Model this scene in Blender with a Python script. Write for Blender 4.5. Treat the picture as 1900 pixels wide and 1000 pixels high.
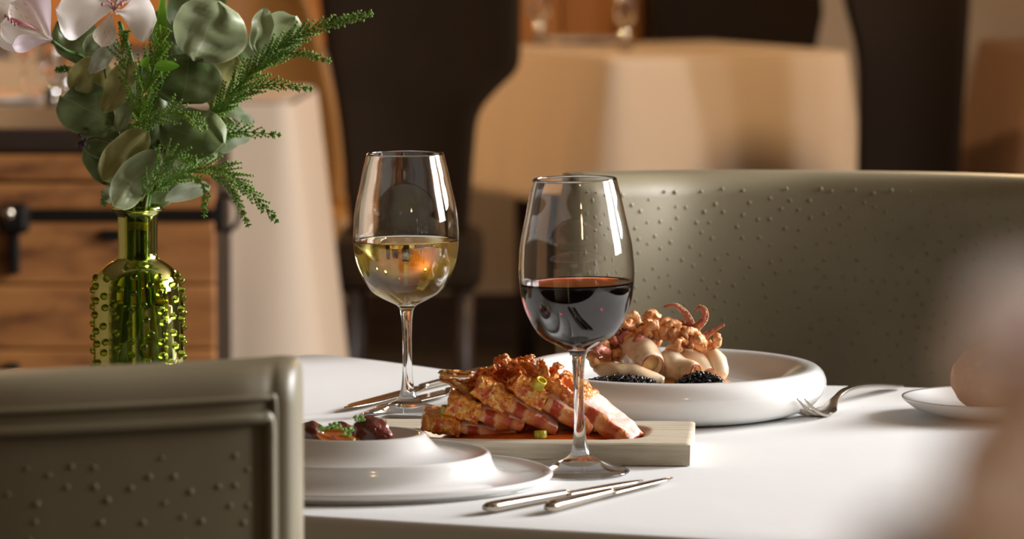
import bpy, bmesh, math, random
from math import pi, sin, cos, radians, sqrt
from mathutils import Vector, Matrix, noise

for o in list(bpy.data.objects):
    bpy.data.objects.remove(o, do_unlink=True)
SC = bpy.context.scene
COL = SC.collection

# ------------------------------------------------------------------ camera
FPX, HORIZON = 8500.0, -300.0          # focal length and horizon row of the 1900x1000 frame
CAMZ, TZ = 1.222, 0.75                 # eye height, table height
PITCH = math.atan((500 - HORIZON) / FPX)
cam_d = bpy.data.cameras.new('camera')
cam_d.sensor_width = 36.0
cam_d.lens = 36.0 * FPX / 1900
cam_d.clip_start = 0.05
cam_d.dof.use_dof = True
cam_d.dof.focus_distance = 3.62
cam_d.dof.aperture_fstop = cam_d.lens / 15.5
cam = bpy.data.objects.new('camera', cam_d)
COL.objects.link(cam)
cam.location = (0, 0, CAMZ)
cam.rotation_euler = (pi / 2 - PITCH, 0, 0)
SC.camera = cam
CF = Vector((0, cos(PITCH), -sin(PITCH)))
CU = Vector((0, sin(PITCH), cos(PITCH)))
C0 = Vector((0, 0, CAMZ))

def ray(px, py):
    return CF * FPX + Vector((1, 0, 0)) * (px - 950) - CU * (py - 500)
def on_z(px, py, z=TZ):
    r = ray(px, py)
    return C0 + r * ((z - CAMZ) / r.z)
def at_y(px, py, y):
    r = ray(px, py)
    return C0 + r * (y / r.y)
def mpp(y):                            # metres per pixel at distance y
    return y / FPX

# ------------------------------------------------------------------ world, lights, exposure
w = bpy.data.worlds.new('world')
SC.world = w
w.use_nodes = True
w.node_tree.nodes['Background'].inputs[0].default_value = (0.9, 0.75, 0.6, 1)
w.node_tree.nodes['Background'].inputs[1].default_value = 0.065
SC.view_settings.view_transform = 'Standard'
SC.view_settings.look = 'None'
SC.view_settings.gamma = 1
SC.view_settings.use_curve_mapping = False
SC.view_settings.exposure = 0.13

def area(name, loc, aim, sx, sy, power, col):
    d = bpy.data.lights.new(name, 'AREA')
    d.shape = 'RECTANGLE'; d.size = sx; d.size_y = sy; d.energy = power; d.color = col
    o = bpy.data.objects.new(name, d)
    COL.objects.link(o)
    o.location = loc
    o.rotation_euler = (Vector(aim) - Vector(loc)).to_track_quat('-Z', 'Y').to_euler()
    return o
WX = 3.6                              # right wall with its two windows
area('window_daylight', (WX + 0.10, 5.45, 2.2), (0.1, 3.6, 0.8), 1.2, 1.35, 318, (0.98, 0.98, 1.0))
area('window_daylight', (WX + 0.10, 3.75, 1.9), (0.1, 3.8, 0.8), 1.3, 1.7, 112, (1.0, 0.97, 0.94))

# ------------------------------------------------------------------ helpers
def tag(o, label=None, cat=None, group=None, kind=None):
    if label: o['label'] = label
    if cat: o['category'] = cat
    if group: o['group'] = group
    if kind: o['kind'] = kind
    return o
def link(name, me, mat=None, parent=None, smooth=True):
    if mat is not None and not me.materials:
        me.materials.append(mat)
    if smooth:
        me.shade_smooth()
    o = bpy.data.objects.new(name, me)
    COL.objects.link(o)
    if parent: o.parent = parent
    return o
def mesh(name, V, F, mat=None, parent=None, smooth=True):
    me = bpy.data.meshes.new(name)
    me.from_pydata([tuple(v) for v in V], [], F)
    me.update()
    return link(name, me, mat, parent, smooth)
def empty(name, loc, label=None, cat=None, group=None, rz=0):
    o = bpy.data.objects.new(name, None)
    COL.objects.link(o)
    o.empty_display_size = 0.02
    o.location = loc
    o.rotation_euler = (0, 0, rz)
    return tag(o, label, cat, group)
class MB:
    def __init__(s): s.v = []; s.f = []
    def add(s, V, F):
        n = len(s.v)
        s.v += [Vector(v) for v in V]
        s.f += [tuple(i + n for i in f) for f in F]
        return s
    def build(s, name, mat, parent=None, smooth=True, off=None):
        V = s.v if off is None else [v - Vector(off) for v in s.v]
        return mesh(name, V, s.f, mat, parent, smooth)
def loft(rings, cap0=True, cap1=True, closed=False):
    n = len(rings[0]); V = [p for r in rings for p in r]; F = []
    for i in range(len(rings) - (0 if closed else 1)):
        a, b = i * n, ((i + 1) % len(rings)) * n
        for j in range(n):
            k = (j + 1) % n
            F.append((a + j, a + k, b + k, b + j))
    if not closed:
        if cap0: F.append(tuple(range(n))[::-1])
        if cap1: F.append(tuple(range((len(rings) - 1) * n, len(rings) * n)))
    return V, F
def lathe(prof, n=64, c=(0, 0, 0), ey=1.0):
    c = Vector(c)
    rings = []
    for r, z in prof:
        r = max(r, 1e-5)
        rings.append([c + Vector((r * cos(2 * pi * j / n), ey * r * sin(2 * pi * j / n), z)) for j in range(n)])
    return loft(rings)
def catmull(P, n):
    P = [Vector(p) for p in P]
    if len(P) == 2:
        return [P[0].lerp(P[1], i / (n - 1)) for i in range(n)]
    out = []
    m = len(P) - 1
    for i in range(n):
        t = i / (n - 1) * m
        k = min(int(t), m - 1); u = t - k
        p0 = P[k - 1] if k > 0 else P[0] * 2 - P[1]
        p1, p2 = P[k], P[k + 1]
        p3 = P[k + 2] if k + 2 <= m else P[m] * 2 - P[m - 1]
        out.append(0.5 * ((2 * p1) + (p2 - p0) * u + (2 * p0 - 5 * p1 + 4 * p2 - p3) * u * u + (3 * p1 - p0 - 3 * p2 + p3) * u ** 3))
    return out
def tube(P, R, n=8, flat=1.0, up=None, jit=0, js=300, caps=True):
    P = [Vector(p) for p in P]
    if not hasattr(R, '__len__'): R = [R] * len(P)
    rings = []
    ref = None
    for i, p in enumerate(P):
        t = (P[min(i + 1, len(P) - 1)] - P[max(i - 1, 0)])
        t = t.normalized() if t.length > 1e-9 else Vector((0, 0, 1))
        if ref is None:
            ref = Vector(up) if up else (Vector((0, 0, 1)) if abs(t.z) < 0.9 else Vector((1, 0, 0)))
        a = ref - t * ref.dot(t)
        if a.length < 1e-6: a = t.orthogonal()
        a.normalize(); ref = a
        b = t.cross(a)
        ring = []
        for j in range(n):
            th = 2 * pi * j / n
            d = a * cos(th) * flat + b * sin(th)
            r = R[i]
            q = p + d * r
            if jit: q = q + d * r * jit * noise.noise(q * js)
            ring.append(q)
        rings.append(ring)
    return loft(rings, caps, caps)
def rbox(sx, sy, sz, r=0.01, seg=3, c=(0, 0, 0)):
    bm = bmesh.new()
    bmesh.ops.create_cube(bm, size=1)
    for v in bm.verts: v.co = Vector((v.co.x * sx, v.co.y * sy, v.co.z * sz))
    if r > 0:
        bmesh.ops.bevel(bm, geom=bm.edges[:], offset=min(r, 0.49 * min(sx, sy, sz)), segments=seg, affect='EDGES', profile=0.5)
    bm.verts.index_update()
    V = [v.co.copy() + Vector(c) for v in bm.verts]
    F = [tuple(v.index for v in f.verts) for f in bm.faces]
    bm.free()
    return V, F
def ball(c, rx, ry, rz, n=12, m=8, jit=0, js=100, rot=None):
    V = []; c = Vector(c)
    prof = [(sin(pi * i / m), -cos(pi * i / m)) for i in range(m + 1)]
    rings = []
    for r, z in prof:
        r = max(r, 1e-3)
        ring = []
        for j in range(n):
            d = Vector((r * cos(2 * pi * j / n), r * sin(2 * pi * j / n), z))
            q = Vector((d.x * rx, d.y * ry, d.z * rz))
            if rot is not None: q = rot @ q
            if jit: q = q * (1 + jit * noise.noise((q + c) * js))
            ring.append(c + q)
        rings.append(ring)
    return loft(rings)
def solidify(o, t, offset=0):
    m = o.modifiers.new('thickness', 'SOLIDIFY'); m.thickness = t; m.offset = offset
def subsurf(o, l=1):
    m = o.modifiers.new('smooth', 'SUBSURF'); m.levels = l; m.render_levels = l

# ------------------------------------------------------------------ materials
def S(r, g, b):
    f = lambda c: c / 12.92 if c <= 0.04045 else ((c + 0.055) / 1.055) ** 2.4
    return (f(r / 255), f(g / 255), f(b / 255), 1)
def pm(name, base, rough=0.5, noise_=None, bump=None, bump2=None, translucent=0, **kw):
    m = bpy.data.materials.new(name); m.use_nodes = True
    nt = m.node_tree; N = nt.nodes; L = nt.links
    p = N['Principled BSDF']
    p.inputs['Base Color'].default_value = base
    p.inputs['Roughness'].default_value = rough
    names = dict(metal='Metallic', ior='IOR', trans='Transmission Weight', coat='Coat Weight', coatr='Coat Roughness',
                 sss='Subsurface Weight', sheen='Sheen Weight', spec='Specular IOR Level', alpha='Alpha', emit='Emission Strength')
    for k, v in kw.items():
        if k in names: p.inputs[names[k]].default_value = v
    if 'emit' in kw: p.inputs['Emission Color'].default_value = base
    if 'sssr' in kw:
        p.inputs['Subsurface Radius'].default_value = (1, 0.5, 0.3); p.inputs['Subsurface Scale'].default_value = kw['sssr']
    tc = N.new('ShaderNodeTexCoord')
    if noise_:                          # list of (scale, colour, lo, hi[, stretch])
        prev = None
        for it in noise_:
            sc, col, lo, hi = it[:4]
            tx = N.new('ShaderNodeTexNoise'); tx.inputs['Scale'].default_value = sc; tx.inputs['Detail'].default_value = 4
            if len(it) > 4:
                mp = N.new('ShaderNodeMapping'); mp.inputs['Scale'].default_value = it[4]
                L.new(tc.outputs['Object'], mp.inputs[0]); L.new(mp.outputs[0], tx.inputs['Vector'])
            else:
                L.new(tc.outputs['Object'], tx.inputs['Vector'])
            mr = N.new('ShaderNodeMapRange'); mr.inputs['From Min'].default_value = lo; mr.inputs['From Max'].default_value = hi
            L.new(tx.outputs['Fac'], mr.inputs[0])
            mx = N.new('ShaderNodeMix'); mx.data_type = 'RGBA'
            L.new(mr.outputs[0], mx.inputs['Factor'])
            if prev: L.new(prev, mx.inputs['A'])
            else: mx.inputs['A'].default_value = base
            mx.inputs['B'].default_value = col
            prev = mx.outputs['Result']
        L.new(prev, p.inputs['Base Color'])
    nrm = None
    for b in (bump, bump2):
        if not b: continue
        tx = N.new('ShaderNodeTexNoise'); tx.inputs['Scale'].default_value = b[0]; tx.inputs['Detail'].default_value = 3
        if len(b) > 3:
            mp = N.new('ShaderNodeMapping'); mp.inputs['Scale'].default_value = b[3]
            L.new(tc.outputs['Object'], mp.inputs[0]); L.new(mp.outputs[0], tx.inputs['Vector'])
        else:
            L.new(tc.outputs['Object'], tx.inputs['Vector'])
        bp = N.new('ShaderNodeBump'); bp.inputs['Strength'].default_value = b[1]; bp.inputs['Distance'].default_value = b[2]
        L.new(tx.outputs['Fac'], bp.inputs['Height'])
        if nrm: L.new(nrm, bp.inputs['Normal'])
        nrm = bp.outputs[0]
    if nrm: L.new(nrm, p.inputs['Normal'])
    if translucent:
        tr = N.new('ShaderNodeBsdfTranslucent')
        src = p.inputs['Base Color']
        if src.is_linked: L.new(src.links[0].from_socket, tr.inputs[0])
        else: tr.inputs[0].default_value = base
        ms = N.new('ShaderNodeMixShader'); ms.inputs[0].default_value = translucent
        L.new(p.outputs[0], ms.inputs[1]); L.new(tr.outputs[0], ms.inputs[2])
        L.new(ms.outputs[0], N['Material Output'].inputs['Surface'])
    return m
def ramp_mat(name, stops, axis='X', src='Generated', rough=0.5, distort=0.06, dscale=30, bump=None, sss=0, coat=0, darken=None):
    m = pm(name, stops[0][1], rough, bump=bump, sss=sss, sssr=0.004, coat=coat)
    nt = m.node_tree; N = nt.nodes; L = nt.links; p = N['Principled BSDF']
    tc = N.new('ShaderNodeTexCoord')
    sp = N.new('ShaderNodeSeparateXYZ')
    L.new(tc.outputs[src], sp.inputs[0])
    tx = N.new('ShaderNodeTexNoise'); tx.inputs['Scale'].default_value = dscale; tx.inputs['Detail'].default_value = 5
    L.new(tc.outputs['Object'], tx.inputs['Vector'])
    ma = N.new('ShaderNodeMath'); ma.operation = 'MULTIPLY_ADD'
    L.new(tx.outputs['Fac'], ma.inputs[0]); ma.inputs[1].default_value = distort * 2; L.new(sp.outputs[axis], ma.inputs[2])
    mb = N.new('ShaderNodeMath'); mb.operation = 'SUBTRACT'; L.new(ma.outputs[0], mb.inputs[0]); mb.inputs[1].default_value = distort
    cr = N.new('ShaderNodeValToRGB')
    e = cr.color_ramp.elements
    while len(e) < len(stops): e.new(0.5)
    for i, (t, c) in enumerate(stops): e[i].position = t; e[i].color = c
    L.new(mb.outputs[0], cr.inputs[0])
    L.new(cr.outputs[0], p.inputs['Base Color'])
    return m
def glass_mat(name, col=(1, 1, 1, 1), ior=1.5, rough=0.0):
    m = bpy.data.materials.new(name); m.use_nodes = True
    nt = m.node_tree; N = nt.nodes
    N.remove(N['Principled BSDF'])
    g = N.new('ShaderNodeBsdfGlass'); g.inputs['Color'].default_value = col; g.inputs['IOR'].default_value = ior
    g.inputs['Roughness'].default_value = rough
    nt.links.new(g.outputs[0], N['Material Output'].inputs['Surface'])
    return m
def liquid_mat(name, vcol, dens, ior=1.34):
    m = glass_mat(name, (1, 1, 1, 1), ior)
    nt = m.node_tree
    v = nt.nodes.new('ShaderNodeVolumeAbsorption'); v.inputs[0].default_value = vcol; v.inputs[1].default_value = dens
    nt.links.new(v.outputs[0], nt.nodes['Material Output'].inputs['Volume'])
    return m
def leaf_mat(name, base, edge, vein, rough=0.45, translucent=0.15, blotch=None):
    m = pm(name, base, rough, noise_=[(40, blotch or base, 0.45, 0.7), (9, edge, 0.5, 0.95)], bump=(120, 0.25, 0.0008), translucent=translucent, spec=0.35)
    nt = m.node_tree; N = nt.nodes; L = nt.links; p = N['Principled BSDF']
    src = p.inputs['Base Color'].links[0].from_socket
    uv = N.new('ShaderNodeUVMap'); uv.uv_map = 'UVMap'
    sp = N.new('ShaderNodeSeparateXYZ'); L.new(uv.outputs[0], sp.inputs[0])
    def band(sock, lo, hi):
        mr = N.new('ShaderNodeMapRange'); mr.interpolation_type = 'SMOOTHSTEP'
        mr.inputs['From Min'].default_value = lo; mr.inputs['From Max'].default_value = hi
        L.new(sock, mr.inputs[0]); return mr.outputs[0]
    ab = N.new('ShaderNodeMath'); ab.operation = 'ABSOLUTE'; L.new(sp.outputs['Y'], ab.inputs[0])
    def mix(fac, a, col):
        mx = N.new('ShaderNodeMix'); mx.data_type = 'RGBA'
        L.new(fac, mx.inputs['Factor']); L.new(a, mx.inputs['A']); mx.inputs['B'].default_value = col
        return mx.outputs['Result']
    c1 = mix(band(ab.outputs[0], 0.90, 1.0), src, edge)
    c2 = mix(band(ab.outputs[0], 0.045, 0.0), c1, vein)
    L.new(c2, p.inputs['Base Color'])
    return m

M = {}
M['cloth'] = pm('white_tablecloth', S(217, 217, 215), 0.85, bump=(900, 0.15, 0.0006), bump2=(9, 0.12, 0.01), sheen=0.2, spec=0.2)
M['cloth_warm'] = pm('beige_tablecloth', S(214, 193, 170), 0.9, bump=(5, 0.1, 0.02), spec=0.2)
M['cloth_dimmed'] = pm('dimmed_tablecloth', S(128, 100, 80), 0.9, spec=0.2)  # cloth colour darkened to brown so the far right table looks dimly lit
M['porcelain'] = pm('white_porcelain', S(236, 236, 234), 0.12, coat=0.4, coatr=0.05)
M['glass'] = glass_mat('clear_glass', (1, 1, 1, 1), 1.5)
M['green_glass'] = glass_mat('green_glass', S(216, 224, 150), 1.5)
M['white_wine'] = liquid_mat('white_wine', (1.0, 0.92, 0.36, 1), 26)
M['red_wine'] = liquid_mat('red_wine', (0.55, 0.02, 0.035, 1), 160)
M['water'] = liquid_mat('vase_water', (0.8, 0.9, 0.5, 1), 5, 1.33)
M['steel'] = pm('polished_steel', S(196, 186, 172), 0.2, metal=1.0, bump=(60, 0.03, 0.001))
M['leather'] = pm('olive_leather', S(138, 129, 104), 0.45, noise_=[(6, S(118, 108, 84), 0.4, 0.8)], bump=(260, 0.12, 0.0006), spec=0.45)
M['leather_dark'] = pm('dark_leather', S(44, 30, 15), 0.8, noise_=[(5, S(34, 23, 11), 0.4, 0.8)], spec=0.15)
M['leather_brown'] = pm('brown_leather', S(30, 20, 11), 0.7, spec=0.12)
M['leather_amber'] = pm('amber_leather', S(170, 118, 55), 0.5)
M['wood_board'] = pm('pale_wood', S(206, 196, 174), 0.6, noise_=[(14, S(178, 164, 138), 0.45, 0.75, (1, 12, 14)), (50, S(150, 132, 104), 0.62, 0.8, (0.6, 12, 14))], bump=(40, 0.35, 0.0012, (0.8, 10, 12)))
M['wood_trunk'] = pm('warm_trunk_wood', S(176, 118, 62), 0.6, noise_=[(4, S(132, 80, 36), 0.38, 0.66, (1, 3, 4)), (11, S(84, 46, 20), 0.5, 0.75, (0.8, 2, 3))])
M['wood_dark'] = pm('dark_wood', S(52, 36, 24), 0.5, noise_=[(6, S(36, 24, 16), 0.4, 0.7, (1, 6, 6))])
M['wood_wall'] = pm('amber_wall_panel', S(178, 118, 58), 0.6, noise_=[(1.6, S(134, 82, 34), 0.4, 0.75, (1, 1, 0.3))])
M['wall_dark'] = pm('brown_wall', S(172, 156, 140), 0.7, noise_=[(1.2, S(150, 134, 118), 0.4, 0.7)])
M['plaster'] = pm('warm_plaster', S(150, 128, 104), 0.9, noise_=[(2, S(136, 114, 90), 0.4, 0.7)])
M['floor'] = pm('dark_floor', S(46, 38, 32), 0.45, noise_=[(3, S(32, 26, 22), 0.4, 0.7, (1, 8, 1))])
M['iron'] = pm('black_iron', S(40, 36, 32), 0.45, metal=0.7)
M['brass'] = pm('brass', S(190, 150, 80), 0.3, metal=1)

# ------------------------------------------------------------------ room
def slab(name, x0, x1, y0, y1, z0, z1, mat, parent=None, r=0):
    V, F = rbox(x1 - x0, y1 - y0, z1 - z0, r, 2)
    o = mesh(name, V, F, mat, parent, smooth=False)
    o.location = ((x0 + x1) / 2, (y0 + y1) / 2, (z0 + z1) / 2)
    return o
XL, YB, ZC = -4.2, 11.1, 3.0
tag(slab('floor', XL, WX, -1.6, YB, -0.1, 0, M['floor']), kind='structure')
tag(slab('ceiling', XL - 0.1, WX + 0.2, -1.6, YB + 0.1, ZC, ZC + 0.1, M['plaster']), kind='structure')
tag(slab('wall_left', XL - 0.1, XL, -1.6, YB, 0, ZC, M['plaster']), kind='structure')
tag(slab('wall_back', XL - 0.1, WX + 0.2, YB, YB + 0.1, 0, ZC, M['wall_dark']), kind='structure')
# right wall around two window openings
wr = empty('wall_right', (WX, 0, 0)); wr['kind'] = 'structure'
WIN = [(3.05, 4.45, 1.0, 2.8), (4.75, 6.15, 1.45, 2.95)]
def wpart(y0, y1, z0, z1):
    o = slab('wall_panel', WX, WX + 0.2, y0, y1, z0, z1, M['plaster'], wr)
    o.location = Vector(o.location) - Vector((WX, 0, 0))
wpart(-1.6, 3.05, 0, ZC); wpart(4.45, 4.75, 0, ZC); wpart(6.15, YB, 0, ZC)
for y0, y1, z0, z1 in WIN:
    wpart(y0, y1, 0, z0); wpart(y0, y1, z1, ZC)
for i, (y0, y1, z0, z1) in enumerate(WIN):
    wn = empty('window_%d' % (i + 1), (WX, (y0 + y1) / 2, z0)); wn['kind'] = 'structure'
    fr = MB()
    t = 0.05; W_ = y1 - y0; H_ = z1 - z0
    for (sy, sz, cy, cz) in ((t, H_, -W_ / 2 + t / 2, H_ / 2), (t, H_, W_ / 2 - t / 2, H_ / 2), (W_, t, 0, t / 2), (W_, t, 0, H_ - t / 2)):
        fr.add(*rbox(0.06, sy, sz, 0.004, 1, (0.05, cy, cz)))
    fr.build('window_frame', M['wood_dark'], wn, False)
    mesh('window_sill', *rbox(0.16, W_ + 0.1, 0.03, 0.005, 1, (-0.03, 0, -0.017)), M['wood_dark'], wn, False)
# amber wood panelling along the back wall (planks are parts)
wp = empty('trim_1', (0, YB, 0)); wp['kind'] = 'structure'
V, F = rbox(0.196, 0.03, 2.2, 0.006, 1)
pl = bpy.data.meshes.new('plank'); pl.from_pydata([tuple(v) for v in V], [], F); pl.materials.append(M['wood_wall'])
x = -2.9
while x < -0.42:
    o = bpy.data.objects.new('plank', pl); COL.objects.link(o); o.parent = wp; o.location = (x, -0.017, 0.72 + 1.1); x += 0.2
x = 0.02
while x < 0.30:
    o = bpy.data.objects.new('plank', pl); COL.objects.link(o); o.parent = wp; o.location = (x, -0.017, 0.72 + 1.1); x += 0.2
tag(slab('baseboard_back', XL, WX, YB - 0.02, YB, 0, 0.12, M['wood_dark']), kind='structure')

# pendant lamps over the far tables (above the frame); each carries its own light
def pendant(x, y, z, power, label):
    e = empty('pendant_lamp', (x, y, z), label, 'lamp', 'pendant lamps')
    mesh('lamp_shade', *lathe([(0.02, 0.16), (0.05, 0.15), (0.16, 0.0), (0.157, 0.0), (0.047, 0.146), (0.018, 0.154)], 32), M['iron'], e)
    mesh('cord', *tube([(0, 0, 0.155), (0, 0, ZC - z)], 0.004, 6), M['iron'], e)
    bulb = mesh('bulb', *ball((0, 0, 0.06), 0.035, 0.035, 0.045), M['bulb'], e)
    d = bpy.data.lights.new('pendant_light', 'POINT'); d.energy = power; d.color = (1.0, 0.66, 0.34); d.shadow_soft_size = 0.06
    l = bpy.data.objects.new('pendant_light', d); COL.objects.link(l); l.parent = e; l.location = (0, 0, -0.03)
M['bulb'] = pm('warm_bulb', (1.0, 0.62, 0.28, 1), 0.4, emit=6)
pendant(-1.6, 10.25, 1.75, 80, 'pendant lamp over the far left table')
pendant(1.05, 9.2, 1.75, 44, 'pendant lamp over the far middle table')
pendant(0.75, 0.45, 2.0, 9, 'added unseen lamp brightening the near flowers')  # added lamp above the frame, brightens the blurred near flowers
pendant(1.9, 9.7, 1.8, 8, 'pendant lamp over the far right table')

# ------------------------------------------------------------------ tables and cloths
def smooth_closed(P, n):
    P = [Vector(p) for p in P]; m = len(P); out = []
    for i in range(n):
        t = i / n * m; k = int(t) % m; u = t - int(t)
        p0, p1, p2, p3 = P[k - 1], P[k], P[(k + 1) % m], P[(k + 2) % m]
        out.append(0.5 * ((2 * p1) + (p2 - p0) * u + (2 * p0 - 5 * p1 + 4 * p2 - p3) * u * u + (3 * p1 - p0 - 3 * p2 + p3) * u ** 3))
    return out
def cloth(outline, z, hang, mat, label, group=None, amp=0.02, folds=22, seed=0, er=0.008, flare=0.03):
    """outline: world xy points, anticlockwise or not; top with an eased edge and a folded skirt"""
    n = len(outline)
    cx = sum(p.x for p in outline) / n; cy = sum(p.y for p in outline) / n
    c = Vector((cx, cy, 0))
    rings = []
    def ring(inset, zz, k):
        R = []
        for i, p in enumerate(outline):
            q = Vector((p.x, p.y, 0)); d = (outline[(i + 1) % n] - outline[i - 1]); d = Vector((d.x, d.y, 0)).normalized()
            nrm = Vector((d.y, -d.x, 0))
            if nrm.dot(q - c) < 0: nrm = -nrm
            f = 0
            if k > 0:
                a = noise.noise(Vector((p.x * folds * 0.25, p.y * folds * 0.25, seed))) + 0.6 * noise.noise(Vector((p.x * folds * 0.6, p.y * folds * 0.6, seed + 7)))
                f = amp * k * (a + 0.5) + flare * k
            R.append(q + nrm * (f - inset) + Vector((0, 0, zz)))
        return R
    for s in (0.03, 0.35, 0.7, 0.9): rings.append([c + (Vector((p.x, p.y, 0)) - c) * s + Vector((0, 0, z)) for p in outline])
    for a in range(0, 6):
        th = a / 5 * pi / 2
        rings.append(ring(er * (1 - sin(th)), z - er * (1 - cos(th)), 0))
    for k in range(1, 13):
        rings.append(ring(0, z - er - (hang - er) * k / 12, k / 12))
    V, F = loft(rings, True, False)
    o = mesh('tablecloth', V, F, mat)
    bm = bmesh.new(); bm.from_mesh(o.data); bmesh.ops.recalc_face_normals(bm, faces=bm.faces); bm.to_mesh(o.data); bm.free()
    solidify(o, 0.001, -1)
    return tag(o, label, 'tablecloth', group)
def table(outline, z, label, legs, group=None):
    n = len(outline); c = sum((Vector((p.x, p.y, 0)) for p in outline), Vector()) / n
    e = empty('dining_table', (c.x, c.y, 0), label, 'table', group)
    top = [[c + (Vector((p.x, p.y, 0)) - c) * 0.985 + Vector((0, 0, zz)) for p in outline] for zz in (z - 0.035, z - 0.003)]
    V, F = loft(top); MB().add(V, F).build('tabletop', M['wood_dark'], e, False, c)
    for lx, ly in legs:
        mesh('leg', *tube([(lx - c.x, ly - c.y, 0), (lx - c.x, ly - c.y, z - 0.034)], [0.022, 0.03], 12), M['wood_dark'], e)
    return e
def rect_outline(cx, cy, sx, sy, rz, r=0.03, per=26):
    out = []
    for (ax, ay, bx, by) in ((-1, -1, 1, -1), (1, -1, 1, 1), (1, 1, -1, 1), (-1, 1, -1, -1)):
        for i in range(per):
            t = i / per
            x = (ax + (bx - ax) * t) * sx / 2; y = (ay + (by - ay) * t) * sy / 2
            # pull the corners in
            ex = max(0, abs(x) - (sx / 2 - r)); ey = max(0, abs(y) - (sy / 2 - r))
            if ex > 0 and ey > 0:
                l = sqrt(ex * ex + ey * ey); k = r / l if l > r else 1
                x = math.copysign(sx / 2 - r + ex * k, x); y = math.copysign(sy / 2 - r + ey * k, y)
            out.append(Vector((cx + x * cos(rz) - y * sin(rz), cy + x * sin(rz) + y * cos(rz), 0)))
    return out
# the laid table
px_out = [(-520, 853), (-300, 812), (-100, 776), (100, 740), (258, 711), (350, 694), (430, 680), (480, 670), (525, 662), (560, 657.5), (600, 657), (640, 660), (700, 667), (790, 679),
          (870, 690), (960, 699), (1060, 705), (1200, 709), (1400, 712), (1540, 714), (1720, 718), (1900, 722), (2150, 728), (2290, 735), (2340, 760), (2350, 850), (2350, 960), (2340, 1040), (2290, 1062),
          (2050, 1047), (1700, 1024), (1300, 1000), (930, 979), (560, 957), (200, 935), (-100, 916), (-400, 897), (-520, 885), (-560, 868)]
out = smooth_closed([on_z(x, y) for x, y in px_out], 200)
for p in out: p.z = 0
cloth(out, TZ, 0.26, M['cloth'], 'white tablecloth on the laid dining table in the foreground', seed=3, er=0.006, amp=0.012, flare=0.012)
lg = [on_z(x, y) for x, y in ((-380, 868), (560, 690), (2180, 770), (2150, 1010))]
table(out, TZ, 'dining table laid with plates, wine and flowers', [(p.x, p.y) for p in lg])

# far tables
def far_table(name_px, z, sx, sy, rz, hang, tl, cl, seed, amp=0.03, flare=0.05, mat='cloth_warm'):
    p = name_px
    ol = rect_outline(p[0], p[1], sx, sy, rz)
    cloth(ol, z, hang, M[mat], cl, 'cloths on the far tables', amp=amp, folds=20, seed=seed, er=0.015, flare=flare)
    R = Matrix.Rotation(rz, 3, 'Z')
    legs = []
    for ax in (-1, 1):
        for ay in (-1, 1):
            q = R @ Vector((ax * (sx / 2 - 0.08), ay * (sy / 2 - 0.08), 0)); legs.append((p[0] + q.x, p[1] + q.y))
    table(ol, z, tl, legs, 'far dining tables')
# B1: cloth hanging in the middle left, near edge at row 185
q = on_z(545, 188)
far_table((q.x - 0.12, q.y + 0.28, 0), TZ, 0.26, 0.54, radians(-3), 0.60, 'far table left of the dark chair, half hidden by flowers', 'long pale cloth hanging from the far table beside the dark chair', 2, 0.02, 0.06)
# B0: far left table behind the trunk
q0 = on_z(60, 215)
far_table((q0.x - 0.31, q0.y + 0.42, 0), TZ, 0.8, 0.8, radians(0), 0.3, 'far table behind the wooden trunk', 'pale cloth on the far table above the wooden trunk', 5)
# B2: far middle table, corner towards the camera
cn = on_z(1168, 104); rzB = radians(28)
c2 = Vector((cn.x, cn.y, 0)) + Matrix.Rotation(rzB, 3, 'Z') @ Vector((0.28, 0.34, 0))
far_table((c2.x + 0.0, c2.y - 0.06, 0), TZ, 0.62, 0.62, rzB, 0.33, 'far table in the middle, near the back wall', 'tan cloth with its lit corner on the far middle table', 9, 0.025, 0.03)
# B3: far right table
q3 = on_z(1850, 78)
far_table((q3.x + 0.40, q3.y - 0.05, 0), TZ, 0.8, 0.55, radians(8), 0.33, 'far table at the right edge behind the dark chair', 'cloth darkened to brown on the table at the far right edge', 12, 0.02, 0.04, 'cloth_dimmed')

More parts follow.
